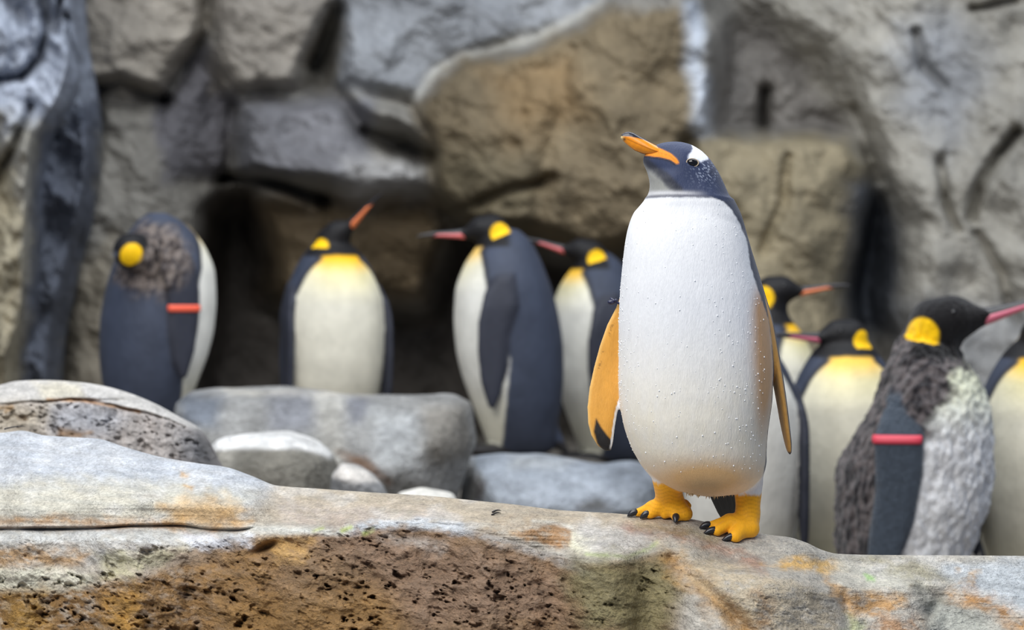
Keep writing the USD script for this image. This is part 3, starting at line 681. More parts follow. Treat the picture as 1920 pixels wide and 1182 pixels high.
KT = table([(-0.005, 0.04, -0.12, 0.06), (0.02, 0.067, -0.155, 0.10), (0.096, 0.10, -0.17, 0.142), (0.19, 0.136, -0.186, 0.168), (0.287, 0.17, -0.193, 0.182), (0.38, 0.19, -0.191, 0.188), (0.478, 0.197, -0.178, 0.187),
            (0.574, 0.193, -0.155, 0.178), (0.66, 0.166, -0.125, 0.152), (0.72, 0.13, -0.098, 0.12), (0.765, 0.088, -0.07, 0.085), (0.80, 0.03, -0.03, 0.03)])
KFLIP = np.array([(0.0, 0.64), (0.055, 0.63), (0.10, 0.57), (0.122, 0.47), (0.124, 0.37), (0.112, 0.26), (0.086, 0.175), (0.066, 0.165), (0.042, 0.22), (0.025, 0.32), (0.018, 0.42), (-0.015, 0.53)])

def rot(yaw, pitch):
    cy, sy, cp, sp = math.cos(yaw), math.sin(yaw), math.cos(pitch), math.sin(pitch)
    return np.array([[cy * cp, -sy, -cy * sp], [sy * cp, cy, -sy * sp], [sp, 0, cp]])

def king(key, label, yaw, head_yaw=0.0, head_pitch=0.0, head=(0.045, 0.80), swing=(0.0, 0.0), plate='orange_plate', band=None, squash=1.0, widen=1.0, fluffy=False, cream=0.5, tuck=False, bib=1.0, h=0.007, head_size=1.12, spread=0.0, flip_len=1.0, flip_dx=0.0):
    base = P(*BIRDS[key])
    Rh = rot(head_yaw, head_pitch); H = np.array([head[0], 0.0 if np.ndim(head) == 1 and len(head) == 2 else head[2], head[1]], float)
    hs = head_size
    flips = []
    for sgn, a in ((1, swing[0]), (-1, swing[1])):
        o = np.array([0.03, 0.60]); c, s = math.cos(a), math.sin(a)
        flips.append((sgn, ((KFLIP + (flip_dx, 0) - o) * (1.0, flip_len)) @ np.array([[c, -s], [s, c]]).T + o))
    def torso(p):
        t = KT(p[:, 2] / squash); fr, bk, hw = (t[:, i].astype(np.float32) * widen for i in range(3))
        if fluffy: bk = bk * (1 - 0.42 * smooth01(0.40, 0.70, p[:, 2]))
        cx, a = (fr + bk) / 2, (fr - bk) / 2
        f = (np.sqrt(((p[:, 0] - cx) / a) ** 2 + (p[:, 1] / hw) ** 2) - 1) * np.minimum(a, hw)
        return np.maximum(f, np.maximum(-p[:, 2] - 0.002, p[:, 2] - 0.80 * squash))
    def headf(p):
        q = (p - H) @ Rh / hs
        f = rcone(q, (-0.012, 0, 0.0), (0.022, 0, 0.002), 0.047, 0.040)
        f = smin(f, rcone(q, (0.02, 0, -0.002), (0.082, 0, -0.012), 0.036, 0.015), 0.02)
        return f * hs
    def neck(p):
        return rcone(p, (0.012, 0, 0.66 * squash), H + Rh @ np.array([-0.012, 0, -0.012]), 0.086 * widen, 0.047 * hs)
    def flipf(p, k):
        sgn, poly = flips[k]
        out = np.full(len(p), 0.5, np.float32)
        yw = (0.186 * widen + spread * np.clip(0.62 - p[:, 2], 0, 1)) - (0.075 if fluffy else 0.028) * smooth01(0.5, 0.68, p[:, 2])
        wv = p[:, 1] * sgn - yw
        s = np.abs(wv) < 0.06
        if s.any():
            d = poly_sd(p[s, 0].astype(float), p[s, 2].astype(float), poly)
            q = np.clip((0.03 - np.minimum(d, 0.03)) / 0.03, 0, None)
            out[s] = (np.sqrt(q ** 2 + (wv[s] / 0.014) ** 2) - 1) * 0.014
        return out
    def feet(p):
        f = np.full(len(p), 9.0, np.float32)
        for sgn in (1, -1):
            f = np.minimum(f, smin(ellip(p, (0.075, 0.055 * sgn, 0.018), (0.085, 0.045, 0.022)), rcone(p, (0.0, 0.055 * sgn, 0.02), (-0.01, 0.06 * sgn, 0.10), 0.03, 0.05), 0.02))
        return np.minimum(f, rcone(p, (-0.12, 0, 0.10), (-0.20, 0, 0.012), 0.05, 0.012))
    def F(p):
        f = torso(p)
        f = smin(f, neck(p), 0.03)
        f = smin(f, headf(p), 0.02)
        for k in (0, 1): f = smin(f, flipf(p, k), 0.012)
        f = smin(f, feet(p), 0.015)
        return np.maximum(f, -p[:, 2])
    m = surface(F, (-0.30 * widen, -0.30 * widen, -0.012), (max(0.30, H[0] + 0.14), 0.30 * widen, max(H[2] + 0.12, 0.8)), h)
    v = np.array(m.vertices); p32 = v.astype(np.float32)
    sx, sy, sz = v.T; sz = sz / squash
    N = fbm(v * 22, 4, 111); N2 = fbm(v * np.array([75, 75, 38]), 3, 112)
    q = (v - H) @ Rh / hs
    ft, fh, fn = torso(p32), headf(p32), neck(p32)
    fl = np.minimum(flipf(p32, 0), flipf(p32, 1)); ff = feet(p32)
    white = lin(226, 224, 216) * (1 - cream * 0.35) + lin(226, 212, 160) * cream * 0.35
    dark = lin(60, 66, 81)
    xb = np.interp(sz, [0, 0.08, 0.2, 0.34, 0.5, 0.6, 0.72, 0.8], [0.035, 0.03, 0.02, 0.01, 0.06, 0.092, 0.108, 0.05])
    k = smooth01(-0.006, 0.006, sx / widen - xb + (N - 0.5) * 0.01)[:, None]
    C = np.tile(dark, (len(v), 1)) * (0.86 + 0.28 * N)[:, None]
    front = np.tile(white, (len(v), 1))
    lat = smooth01(0.15, 0.05, np.abs(sy))[:, None]; y1 = smooth01(0.54, 0.71, sz + 0.0)[:, None] * bib * (0.45 + 0.55 * lat); y2 = smooth01(0.655, 0.73, sz)[:, None] * bib * (0.25 + 0.75 * lat)
    front = front * (1 - 0.6 * y1) + lin(232, 214, 110) * 0.6 * y1
    front = front * (1 - y2) + lin(250, 190, 8) * y2
    yl = smooth01(0.30, 0.10, sz)[:, None] * 0.3
    front = front * (1 - yl) + lin(196, 186, 130) * yl
    # a dark line runs between flank and white front
    ln = np.exp(-((sx / widen - xb + 0.008) / 0.009) ** 2)[:, None] * smooth01(0.30, 0.5, sz)[:, None] * 0.8
    C = C * (1 - k) + front * k
    C = C * (1 - ln) + lin(34, 34, 40) * ln
    if fluffy:
        br = smooth01(0.35, 0.65, N2)[:, None]
        fl_dark = lin(36, 33, 36) * (1 - br) + lin(100, 92, 91) * br
        fl_white = lin(236, 236, 236) * (1 - 0.35 * br) + lin(184, 180, 178) * 0.35 * br
        gl = smooth01(0.50, 0.68, sz)[:, None] * 0.55
        fl_white = fl_white * (1 - gl) + lin(214, 216, 160) * gl
        xb2 = np.interp(sz, [0, 0.2, 0.3, 0.45, 0.55, 0.63, 0.70, 0.8], [-0.07, -0.05, 0.0, 0.02, 0.06, 0.10, 0.125, 0.14])
        kk = smooth01(-0.02, 0.02, sx / widen - xb2 + (N - 0.5) * 0.10)[:, None]
        C = fl_dark * (1 - kk) + fl_white * kk
    thr = (smooth01(0.728, 0.742, sz + (N - 0.5) * 0.01) * smooth01(-0.01, 0.02, sx))[:, None] * (not tuck)
    C = C * (1 - thr) + lin(17, 15, 16) * thr
    # head: black cap and cheeks, golden ear patch
    hd = smooth01(-0.012, 0.004, np.minimum(ft, 0.02) - fh)[:, None] * smooth01(-0.062, -0.05, q[:, 2])[:, None]
    hd = np.maximum(hd, smooth01(0.014, 0.004, fh)[:, None] * smooth01(-0.055, -0.042, q[:, 2])[:, None])
    C = C * (1 - hd) + (lin(20, 18, 19) * (0.8 + 0.4 * N)[:, None]) * hd
    nape = smooth01(-0.03, -0.045, q[:, 0])[:, None] * smooth01(-0.03, -0.05, q[:, 2])[:, None] * hd
    C = C * (1 - nape) + lin(120, 126, 138) * nape
    e = np.sqrt(((q[:, 0] + (0.008 if tuck else 0.034)) / 0.031) ** 2 + ((q[:, 2] + 0.016) / 0.034) ** 2) + (np.abs(q[:, 1]) < 0.016) * 3
    ep = smooth01(1.08, 0.92, e)[:, None] * (fh < 0.03)[:, None]
    C = C * (1 - ep) + lin(254, 200, 6) * ep
    # flippers and feet
    fk = smooth01(0.007, 0.003, fl)[:, None] * smooth01(0.67, 0.62, sz)[:, None]
    C = C * (1 - fk) + (lin(50, 52, 62) if not fluffy else lin(66, 74, 84)) * fk
    fk = smooth01(0.006, 0.002, ff)[:, None] * smooth01(0.055, 0.035, sz)[:, None]
    C = C * (1 - fk) + lin(46, 44, 44) * fk
    if fluffy:
        n = m.vertex_normals
        am = np.where((fl < 0.010) & (sz < 0.60), 0, 1) * smooth01(0.004, 0.02, fh) * smooth01(0.0, 0.06, sz)
        v = v + n * (((fbm(v * np.array([30, 30, 17]), 4, 115) - 0.5) * 0.022 + (noise(v * np.array([95, 95, 60]), 116) - 0.5) * 0.011) * am)[:, None]
    if tuck:
        # ruffled brown feathers around the tucked head
        d = np.linalg.norm((v - np.array([-0.075, -0.12, 0.565])) / np.array([0.145, 0.17, 0.145]), axis=1)
        rk = smooth01(1.1, 0.7, d + (N - 0.5) * 0.5)[:, None] * np.maximum(smooth01(0.01, 0.03, fh), smooth01(0.008, 0.024, q[:, 0] + (N - 0.5) * 0.03))[:, None]
        br = smooth01(0.4, 0.6, N2)[:, None]
        C = C * (1 - rk) + (lin(64, 57, 56) * (1 - br) + lin(116, 105, 98) * br) * rk
        v = v + m.vertex_normals * ((fbm(v * 40, 3, 117) - 0.5) * 0.03 * rk[:, 0])[:, None]
    t = thing('penguin', label, 'penguin', base, yaw)
    obj('body', trimesh.Trimesh(v, m.faces, process=False), 'fluffy_plumage' if fluffy else 'far_plumage', t, C)
    if not tuck:
        rings, plates = [], []
        ang = np.arange(14) * 2 * np.pi / 14
        for s, (bx, bz, rh, rw) in zip(np.linspace(0, 1, 9), [(0.070, -0.010, 0.017, 0.015), (0.090, -0.011, 0.0145, 0.0125), (0.112, -0.011, 0.012, 0.010), (0.135, -0.0105, 0.010, 0.008), (0.158, -0.010, 0.0085, 0.0065), (0.180, -0.0105, 0.007, 0.0055), (0.200, -0.0115, 0.0055, 0.0045), (0.216, -0.0135, 0.004, 0.0035), (0.228, -0.016, 0.0015, 0.0015)]):
            rings.append(np.stack([np.full(14, bx), rw * np.cos(ang), bz + rh * np.sin(ang)], 1))
            if s < 0.72:
                r2 = rings[-1].copy(); r2[:, 1] *= 1.16; r2[:, 2] = bz - 0.35 * rh + (rh * 0.72) * np.sin(ang); plates.append(r2)
        put = lambda mm: trimesh.Trimesh(mm.vertices * hs @ Rh.T + H, mm.faces, process=False)
        b = obj('beak', put(loft(rings)), 'black_beak', t)
        plates[0] = plates[0] * [1, 0.8, 1] + [-0.002, 0, 0]; plates[-1] = plates[-1] * [1, 0.5, 1] + [0, 0, 0]
        obj('lower_plate', put(loft(plates)), plate, b, label={'pink_plate': 'pink plate along the lower beak', 'orange_plate': 'orange plate along the lower beak', 'mauve_plate': 'mauve pink plate along the lower beak'}[plate])
        for sgn in (1, -1):
            e = trimesh.creation.icosphere(2, 0.0055)
            e.apply_translation((0.030, 0.0365 * sgn, 0.010)); obj('eye', put(e), 'eye', t)
    if band:
        k, z, mat, lab = band
        sgn, poly = flips[k]
        zz = np.linspace(z - 0.012, z + 0.012, 5); rings = []
        for j, z0 in enumerate(zz):
            xs = []
            for a_, b_ in zip(poly, np.roll(poly, -1, 0)):
                if (a_[1] > z0) != (b_[1] > z0): xs.append(a_[0] + (b_[0] - a_[0]) * (z0 - a_[1]) / (b_[1] - a_[1]))
            x0, x1 = min(xs), max(xs); ang = np.arange(28) * 2 * np.pi / 28
            ce = np.sign(np.cos(ang)) * np.abs(np.cos(ang)) ** 0.6; se = np.sign(np.sin(ang)) * np.abs(np.sin(ang)) ** 0.6
            g = (0.003, 0.006, 0.006, 0.006, 0.003)[j]
            yw = 0.186 * widen + spread * max(0.62 - z0, 0) - (0.075 if fluffy else 0.028) * float(smooth01(0.5, 0.68, np.array(z0)))
            rings.append(np.stack([(x0 + x1) / 2 + ((x1 - x0) / 2 + g) * ce, sgn * yw + (0.014 + g) * se, np.full(28, z0)], 1))
        obj('flipper_band', loft(rings), mat, t, label=lab)

D2R = math.pi / 180
king('preening', 'grey-backed penguin preening with its head tucked over its back, orange band on its flipper', 32 * D2R, -14 * D2R, -38 * D2R, head=(-0.135, 0.585, -0.125), swing=(0.0, -0.02), flip_dx=-0.055, band=(1, 0.40, 'orange_band', 'orange-red band around the flipper'), squash=0.90, tuck=True, cream=0.1, bib=0.5, h=0.006)
king('upward', 'cream-bellied penguin behind the broad grey boulder, beak raised to the right', -68 * D2R, 42 * D2R, 42 * D2R, head=(0.02, 0.80), cream=0.75, h=0.006)
king('profile', 'penguin in full side view facing left, white front and pink beak, above the grey boulders', 184 * D2R, 0, -2 * D2R, head=(0.075, 0.80), plate='pink_plate', swing=(0.0, 0.0), cream=0.1, bib=0.7, h=0.006)
king('second', 'penguin half hidden by the orange-footed penguin\'s left side, facing left with beak raised', 198 * D2R, -14 * D2R, 16 * D2R, head=(0.06, 0.80), plate='pink_plate', cream=0.2, bib=0.9)
king('behind', 'penguin facing right with an orange beak, its black head just right of the orange-footed penguin', -18 * D2R, 10 * D2R, 8 * D2R, head=(0.05, 0.85), cream=0.6)
king('belly', 'pale-bellied penguin standing directly behind the orange-footed penguin, seen between its legs', -92 * D2R, 20 * D2R, 0.0, cream=0.0, bib=0.2)
king('cream', 'cream-bellied penguin facing the camera, beak turned left, beside the moulting penguin', -84 * D2R, -80 * D2R, 4 * D2R, head=(0.02, 0.80), plate='mauve_plate', cream=1.0, bib=0.8, h=0.006)
king('moulting', 'fluffy brown moulting penguin facing right with a red band on its flipper', -14 * D2R, -2 * D2R, 16 * D2R, head=(0.075, 0.83), plate='mauve_plate', swing=(-0.2, -0.20), flip_len=1.3, flip_dx=-0.055, band=(1, 0.52, 'red_band', 'red band around the flipper'), fluffy=True, widen=1.10, h=0.0055, head_size=1.5)
king('edge', 'cream-bellied penguin with a bright yellow bib, cut off by the right edge of the picture', -95 * D2R, -12 * D2R, 0.0, head=(0.02, 0.80), cream=0.9, bib=1.0)

# ------------------------------------------------------------------ the large penguin on the ledge
GD = 4.10
def G(px, py, d=GD): return P(px, py, d)
def gentoo():
    k = GD / FPX
    zrow = lambda py: EYE[2] - (py - 591) * k
    X = lambda px: (px - 960) * k
    rows = [(376, 1216, 1374, .052, .060), (388, 1203, 1381, .058, .066), (400, 1190, 1387, .066, .074), (420, 1180, 1394, .076, .084), (450, 1173, 1403, .087, .094), (500, 1167, 1417, .099, .104), (560, 1162, 1433, .108, .109), (620, 1160, 1443, .113, .110), (700, 1160, 1449, .118, .110),
            (750, 1162, 1447, .120, .107), (780, 1166, 1443, .120, .104), (800, 1170, 1440, .119, .102), (830, 1180, 1437, .115, .096), (850, 1189, 1436, .111, .092), (870, 1202, 1434, .104, .086), (890, 1220, 1428, .094, .078), (905, 1240, 1417, .082, .068), (917, 1264, 1402, .064, .054), (926, 1294, 1380, .042, .036), (931, 1325, 1345, .012, .012)]
    tt = table([(zrow(r[0]), X(r[1]), X(r[2]), r[3], r[4]) for r in rows])
    ztop, zbot = zrow(376), zrow(931)
    hp = np.array([(1207, 380), (1214, 368), (1218, 355), (1218, 341), (1214, 326), (1209, 314), (1204, 304), (1206, 295), (1212, 284), (1224, 275), (1237, 269), (1255, 266), (1275, 266), (1295, 271), (1315, 283), (1332, 300), (1345, 320), (1355, 340), (1364, 361), (1374, 383), (1384, 408), (1388, 430), (1330, 440), (1240, 440), (1190, 425), (1193, 400)], float)
    hw = np.stack([X(hp[:, 0]), EYE[2] - (hp[:, 1] - 591) * k], 1)
    fine = 0.0012
    ax = np.arange(hw[:, 0].min() - 0.06, hw[:, 0].max() + 0.06, fine); az = np.arange(hw[:, 1].min() - 0.06, hw[:, 1].max() + 0.06, fine)
    gx, gz = np.meshgrid(ax, az, indexing='ij')
    sd = poly_sd(gx, gz, hw); sd = ndimage.gaussian_filter(sd, 4.0)
    RT = table([(zrow(440), .050, .040), (zrow(405), .048, .056), (zrow(385), .046, .056), (zrow(372), .044, .053), (zrow(340), .042, .044), (zrow(300), .040, .040), (zrow(260), .038, .036)])
    def torso(p):
        t = tt(p[:, 2]).astype(np.float32); L, R, fb, bb = t.T
        cx, a = (L + R) / 2, (R - L) / 2
        dy = p[:, 1] - GD; b = np.where(dy < 0, fb, bb)
        e = 2.25
        f = ((np.abs((p[:, 0] - cx) / a) ** e + np.abs(dy / b) ** e) ** (1 / e) - 1) * np.minimum(a, b)
        return np.maximum(f, np.maximum(p[:, 2] - ztop, zbot - p[:, 2]))
    def head(p):
        out = np.full(len(p), 0.1, np.float32)
        s = (p[:, 2] > az[0] + 0.03) & (p[:, 2] < az[-1] - 0.02)
        if s.any():
            q = p[s]
            d = ndimage.map_coordinates(sd, [(q[:, 0] - ax[0]) / fine, (q[:, 2] - az[0]) / fine], order=1, mode='nearest')
            rt = RT(q[:, 2]); R, T = rt[:, 0], rt[:, 1] * (1 - 0.62 * smooth01(X(1282), X(1206), q[:, 0]) * smooth01(zrow(340), zrow(315), q[:, 2]))
            qq = np.clip((R - np.minimum(d, R)) / R, 0, None)
            out[s] = (np.sqrt(qq ** 2 + ((q[:, 1] - GD + 0.004) / T) ** 2) - 1) * np.minimum(R, T)
        return out
    # broad flipper on the left, seen from its inner face
    fp = np.array([(1190, 520), (1168, 550), (1157, 577), (1140, 610), (1126, 650), (1115, 690), (1106, 730), (1102, 765), (1103, 795), (1109, 818), (1121, 837), (1136, 847), (1146, 846), (1150, 830), (1154, 800), (1159, 772), (1172, 740), (1190, 690), (1205, 620), (1215, 540)], float)
    fpw = np.stack([X(fp[:, 0]), EYE[2] - (fp[:, 1] - 591) * k], 1)
    yfl = lambda z: GD + 0.040 - 0.030 * smooth01(zrow(640), zrow(850), z)
    def flip_l(p):
        out = np.full(len(p), 0.2, np.float32)
        s = (p[:, 0] < X(1230)) & (p[:, 2] > zrow(870)) & (p[:, 2] < zrow(500))
        if s.any():
            q = p[s]; d = poly_sd(q[:, 0].astype(float), q[:, 2].astype(float), fpw)
            qq = np.clip((0.018 - np.minimum(d, 0.018)) / 0.018, 0, None)
            out[s] = (np.sqrt(qq ** 2 + ((q[:, 1] - yfl(q[:, 2])) / 0.008) ** 2) - 1) * 0.008
        return out
    # flipper on the right, seen along its leading edge
    ft = table([(zrow(py), X(px), a * k, b) for py, px, a, b in ((460, 1397, 7, .020), (490, 1406, 10, .032), (540, 1421, 11, .040), (600, 1440, 10.5, .043), (660, 1452, 10, .042), (700, 1459, 10, .041), (760, 1469, 9, .036), (800, 1475, 8, .030), (830, 1480, 6.5, .022), (846, 1482.5, 4.5, .013), (854, 1484, 1.5, .004))])
    def flip_r(p):
        out = np.full(len(p), 0.2, np.float32)
        s = (p[:, 0] > X(1370)) & (p[:, 2] > zrow(860)) & (p[:, 2] < zrow(455))
        if s.any():
            q = p[s]; c = ft(q[:, 2]); z = q[:, 2]
            a, b = c[:, 1], c[:, 2]
            dy = (q[:, 1] - GD - 0.022)
            f = (np.sqrt(((q[:, 0] - c[:, 0]) / a) ** 2 + (dy / b) ** 2) - 1) * a
            out[s] = np.maximum(f, np.maximum(z - zrow(460), zrow(854) - z))
        return out
    # legs and feet: toe = (px, py of the contact, radius px); depth is read from the ledge
    def on(px, py, r): d = ledge_at(px, py); return P(px, py - r, d) , r * k
    dl, dr = ledge_at(1255, 975), ledge_at(1395, 1004)
    feet = []
    al, ar = P(1253, 948, dl + 0.01), P(1402, 974, dr + 0.012)
    toesL = [(1196, 970, 8), (1219, 974, 9), (1268, 979, 9.5)]; toesR = [(1333, 995, 8.5), (1345, 1006, 10), (1379, 1017, 10)]
    clawL = [(1176, 973), (1200, 976), (1266, 984)]; clawR = [(1311, 995), (1319, 1006), (1353, 1020)]
    def legs(p):
        out = np.full(len(p), 0.2, np.float32)
        s = p[:, 2] < zrow(880)
        if not s.any(): return out
        q = p[s]
        f = np.full(len(q), 0.2, np.float32)
        for (hip, ank, r0, r1, toes, heel, a0) in ((P(1252, 900, GD + .0), P(1255, 938, dl + .012), .026, .0215, toesL, P(1284, 964, dl - .005), al), (P(1403, 905, GD + .0), P(1402, 966, dr + .014), .025, .019, toesR, P(1407, 992, dr - .004), ar)):
            g = rcone(q, hip, ank, r0, r1)
            g = smin(g, rcone(q, ank, heel, r1, 0.0135), 0.010)
            tips = []
            for (tx, ty, r) in toes:
                c, rr = on(tx, ty, r); tips.append(c)
                mid = (c + a0) / 2 + np.array([0, 0, 0.004])
                t_ = smin(rcone(q, a0 + np.array([0, 0, -.004]), mid, 0.0150, 0.0098), rcone(q, mid, c, 0.0098, rr), 0.008)
                g = smin(g, t_, 0.007)
            for u, w in ((0, 1), (1, 2)):  # webs
                c = (tips[u] + tips[w]) / 2 * 0.62 + a0 * 0.38 - np.array([0, 0, 0.004])
                g = smin(g, rcone(q, c, a0, 0.0050, 0.010), 0.009)
                c2 = (tips[u] * .5 + tips[w] * .5) * .78 + a0 * .22 - np.array([0, 0, 0.005])
                g = smin(g, rcone(q, c2, c, 0.0034, 0.0050), 0.006)
            if toes is toesR: g = smin(g, rcone(q, heel, tips[2] + np.array([0, .004, .001]), 0.0125, 0.0085), 0.010)
            f = np.minimum(f, g)
        f = np.minimum(f, smin(rcone(q, P(1282, 946, dl + .02), P(1290, 949, dl + .012), .008, .006), rcone(q, P(1268, 950, dl + .02), P(1284, 946, dl + .02), .014, .007), .006))
        out[s] = f
        return out
    def thighs(p):
        return np.minimum(rcone(p, P(1252, 866, GD), P(1254, 904, GD), .040, .0215), rcone(p, P(1394, 872, GD), P(1402, 924, GD), .033, .0205))
    def F(p):
        f = torso(p)
        f = smin(f, head(p), 0.012)
        f = smin(f, thighs(p), 0.015)
        f = smin(f, flip_l(p), 0.006)
        f = smin(f, flip_r(p), 0.006)
        return smin(f, legs(p), 0.004)
    m = surface(F, (X(1092), GD - 0.145, zrow(1036)), (X(1496), GD + 0.13, zrow(252)), 0.0023)
    v = np.array(m.vertices)
    near = (np.abs(LEDGE_V[..., 0] - X(1300)) < 0.2) & (LEDGE_V[..., 1] > 3.85)
    lv = LEDGE_V[near]; hf = LinearNDInterpolator(lv[:, :2], lv[:, 2])
    def rest(w):
        h = hf(w[:, :2]); s = np.isfinite(h) & (w[:, 2] < h + 0.0016) & (w[:, 2] > h - 0.06); w[s, 2] = h[s] + 0.0016; return w
    low = v[:, 2] < zrow(930); v[low] = rest(v[low])
    m = trimesh.Trimesh(v, m.faces, process=False); p32 = v.astype(np.float32)
    n = m.vertex_normals
    px = 960 + v[:, 0] / k; py = 591 - (v[:, 2] - EYE[2]) / k     # drawn on the bird's own plane
    N = fbm(v * np.array([60, 60, 25]), 4, 121); Nf = fbm(v * np.array([300, 300, 60]), 3, 122); Nh = fbm(v * 160, 3, 123)
    C = np.tile(lin(224, 225, 226), (len(v), 1))
    def mixc(a, c): C[:] = C * (1 - a[:, None]) + np.asarray(c) * a[:, None]
    # white front turning cream, then tan, towards the belly
    mixc(smooth01(560, 820, py) * 0.55 * (0.7 + 0.6 * (N - 0.2)), lin(228, 214, 176))
    bel = np.exp(-(((px - 1315) / 95) ** 2 + ((py - 893) / 34) ** 2))
    mixc(np.clip(bel * 1.15, 0, 0.85), lin(228, 178, 108))
    mixc(np.clip(np.exp(-(((px - 1315) / 42) ** 2 + ((py - 912) / 20) ** 2)), 0, 0.75), lin(174, 150, 114))
    # orange flank under the right flipper
    fx = np.interp(py, [520, 600, 700, 760, 830], [1416, 1425, 1428, 1424, 1420])
    fwid = np.interp(py, [540, 600, 680, 760, 830], [14, 20, 22, 15, 10])
    a = np.exp(-((px - fx) / fwid) ** 2) * smooth01(520, 590, py) * smooth01(840, 720, py)
    mixc(np.clip(a * 1.1, 0, 0.88), lin(206, 142, 70))
    mixc(0.4 * smooth01(1388, 1425, px) * smooth01(540, 600, py) * smooth01(900, 760, py), lin(196, 170, 130))
    # dark back
    bx = np.interp(py, [372, 380, 395, 425, 455, 500, 560, 600, 640, 700, 760, 800, 850, 900, 915], [1330, 1350, 1367, 1385, 1397, 1401, 1421, 1437, 1444, 1446, 1443, 1437, 1433, 1428, 1428])
    slate = lin(46, 53, 72)
    db = smooth01(-2.5, 2.5, px - bx + (Nh - 0.5) * 5) * (py < 912)
    mixc(db, slate)
    mixc(smooth01(0.030, 0.045, v[:, 1] - GD + (Nh - 0.5) * 0.01) * (py < 925), slate)
    # head
    neck = np.interp(px, [1190, 1215, 1280, 1330, 1350], [374, 373, 372, 374, 378])
    hd = smooth01(2.5, -2.5, py - neck + (Nh - 0.5) * 4)
    mixc(hd, lin(46, 56, 84))
    mixc(hd * smooth01(1240, 1330, px) * smooth01(330, 290, py) * 0.35, lin(38, 50, 92))
    throat = poly_sd(px, py, [(1200, 306), (1214, 318), (1232, 330), (1252, 350), (1262, 366), (1205, 372), (1212, 345)])
    mixc(hd * smooth01(-10, 8, throat + (N - .5) * 14) * 0.85, lin(148, 148, 140))
    tb = poly_sd(px, py, [(1200, 296), (1225, 316), (1250, 340), (1268, 362)], False)
    mixc(hd * smooth01(13, 3, tb + (N - .5) * 8) * 0.75 * (px > 1205), lin(34, 34, 38))
    mixc(hd * np.exp(-((py - 365 - 0.02 * (px - 1260)) / 4.5) ** 2) * smooth01(1330, 1270, px) * 0.8, lin(202, 202, 204))
    mixc(np.exp(-((py - neck + 2) / 2.2) ** 2) * smooth01(1345, 1300, px) * 0.75, lin(112, 112, 120))
    # grain of pale flecks behind the eye
    fk = smooth01(0.63, 0.72, noise(v * 430, 126)) * np.exp(-(((px - 1322) / 24) ** 2 + ((py - 322) / 22) ** 2)) * hd
    mixc(np.clip(fk, 0, 0.75), lin(170, 180, 200))
    # white bonnet patch over the eye, meeting across the crown
    wp = poly_sd(px, py, [(1296, 266), (1308, 273), (1322, 281), (1330, 290), (1325, 300), (1313, 306), (1301, 302), (1287, 303), (1290, 291), (1296, 281)])
    mixc(smooth01(-2.0, 2.0, wp + (Nh - 0.5) * 5), lin(236, 240, 250))
    for (ex, ey, r) in ((1331, 326, 8),): mixc(np.exp(-(((px - ex) / r) ** 2 + ((py - ey) / (r * .6)) ** 2)) * 0.6, lin(30, 36, 58))
    # gape: the orange line running back from the beak
    gp = poly_sd(px, py, [(1190, 262), (1212, 269), (1226, 275), (1242, 283), (1256, 291), (1266, 301), (1270, 309), (1265, 310), (1254, 302), (1238, 297), (1220, 294), (1204, 291), (1190, 286)])
    mixc(smooth01(-1.8, 1.2, gp), lin(238, 144, 26))
    mixc(smooth01(1.4, -1.0, np.abs(poly_sd(px, py, [(1176, 262), (1195, 271), (1215, 280), (1235, 288), (1252, 294), (1265, 305)], False)) - 0.2) * 0.55 * (gp > -1), lin(130, 66, 12))
    mixc(np.exp(-(poly_sd(px, py, [(1204, 293), (1222, 297), (1240, 300), (1254, 305), (1263, 312)], False) / 1.8) ** 2) * 0.8, lin(30, 26, 28))
    mixc(np.exp(-(poly_sd(px, py, [(1216, 272), (1236, 282), (1252, 292)], False) / 1.6) ** 2) * 0.6 * 0, lin(150, 84, 20))
    # flippers
    fl, fr, lg = flip_l(p32), flip_r(p32), legs(p32)
    onl = smooth01(0.0035, 0.0015, fl) * (px < 1186) * smooth01(508, 530, py)
    inner = n[:, 1] < 0.35
    g = lin(208, 148, 58) * (0.86 + 0.28 * N)[:, None]
    ed = poly_sd(px, py, fp)
    g = g * (1 - 0.5 * smooth01(7, 1, ed)[:, None]) + lin(236, 196, 120) * 0.5 * smooth01(7, 1, ed)[:, None]
    tipd = poly_sd(px, py, [(1118, 786), (1127, 802), (1139, 818), (1150, 830), (1149, 850), (1132, 848), (1120, 832), (1114, 810)])
    g = g * (1 - smooth01(-3, 2, tipd)[:, None]) + lin(26, 22, 20) * smooth01(-3, 2, tipd)[:, None]
    tr = poly_sd(px, py, [(1164, 752), (1157, 775), (1153, 800), (1149, 830), (1146, 848)], False)
    a = (smooth01(4.5, 2.5, tr) * smooth01(846, 836, py))[:, None]
    g = g * (1 - a) + lin(240, 240, 240) * a
    dots = smooth01(0.6, 0.7, noise(v * 260, 129)) * np.exp(-((ed - 9) / 2.0) ** 2) * (py < 700) * 0.6
    g = g * (1 - dots[:, None]) + lin(90, 60, 20) * dots[:, None]
    C[:] = C * (1 - onl[:, None]) + np.where(inner[:, None], g, slate) * onl[:, None]
    onr = smooth01(0.0035, 0.0012, fr) * smooth01(455, 470, py)
    c = ft(v[:, 2]); side = (px - (960 + c[:, 0] / k)) / (c[:, 1] / k)
    gr = lin(214, 160, 84) * (0.86 + 0.28 * N)[:, None]
    up = smooth01(600, 520, py)[:, None]
    gr = gr * (1 - 0.5 * up) + lin(206, 190, 150) * 0.5 * up
    dk = np.maximum(smooth01(0.35, 0.62, side), smooth01(-0.20, -0.75, side) * smooth01(600, 520, py))
    dk = np.maximum(dk, smooth01(0.028, 0.034, v[:, 1] - GD) * (side > -0.3))
    dk = np.maximum(dk, smooth01(500, 470, py))
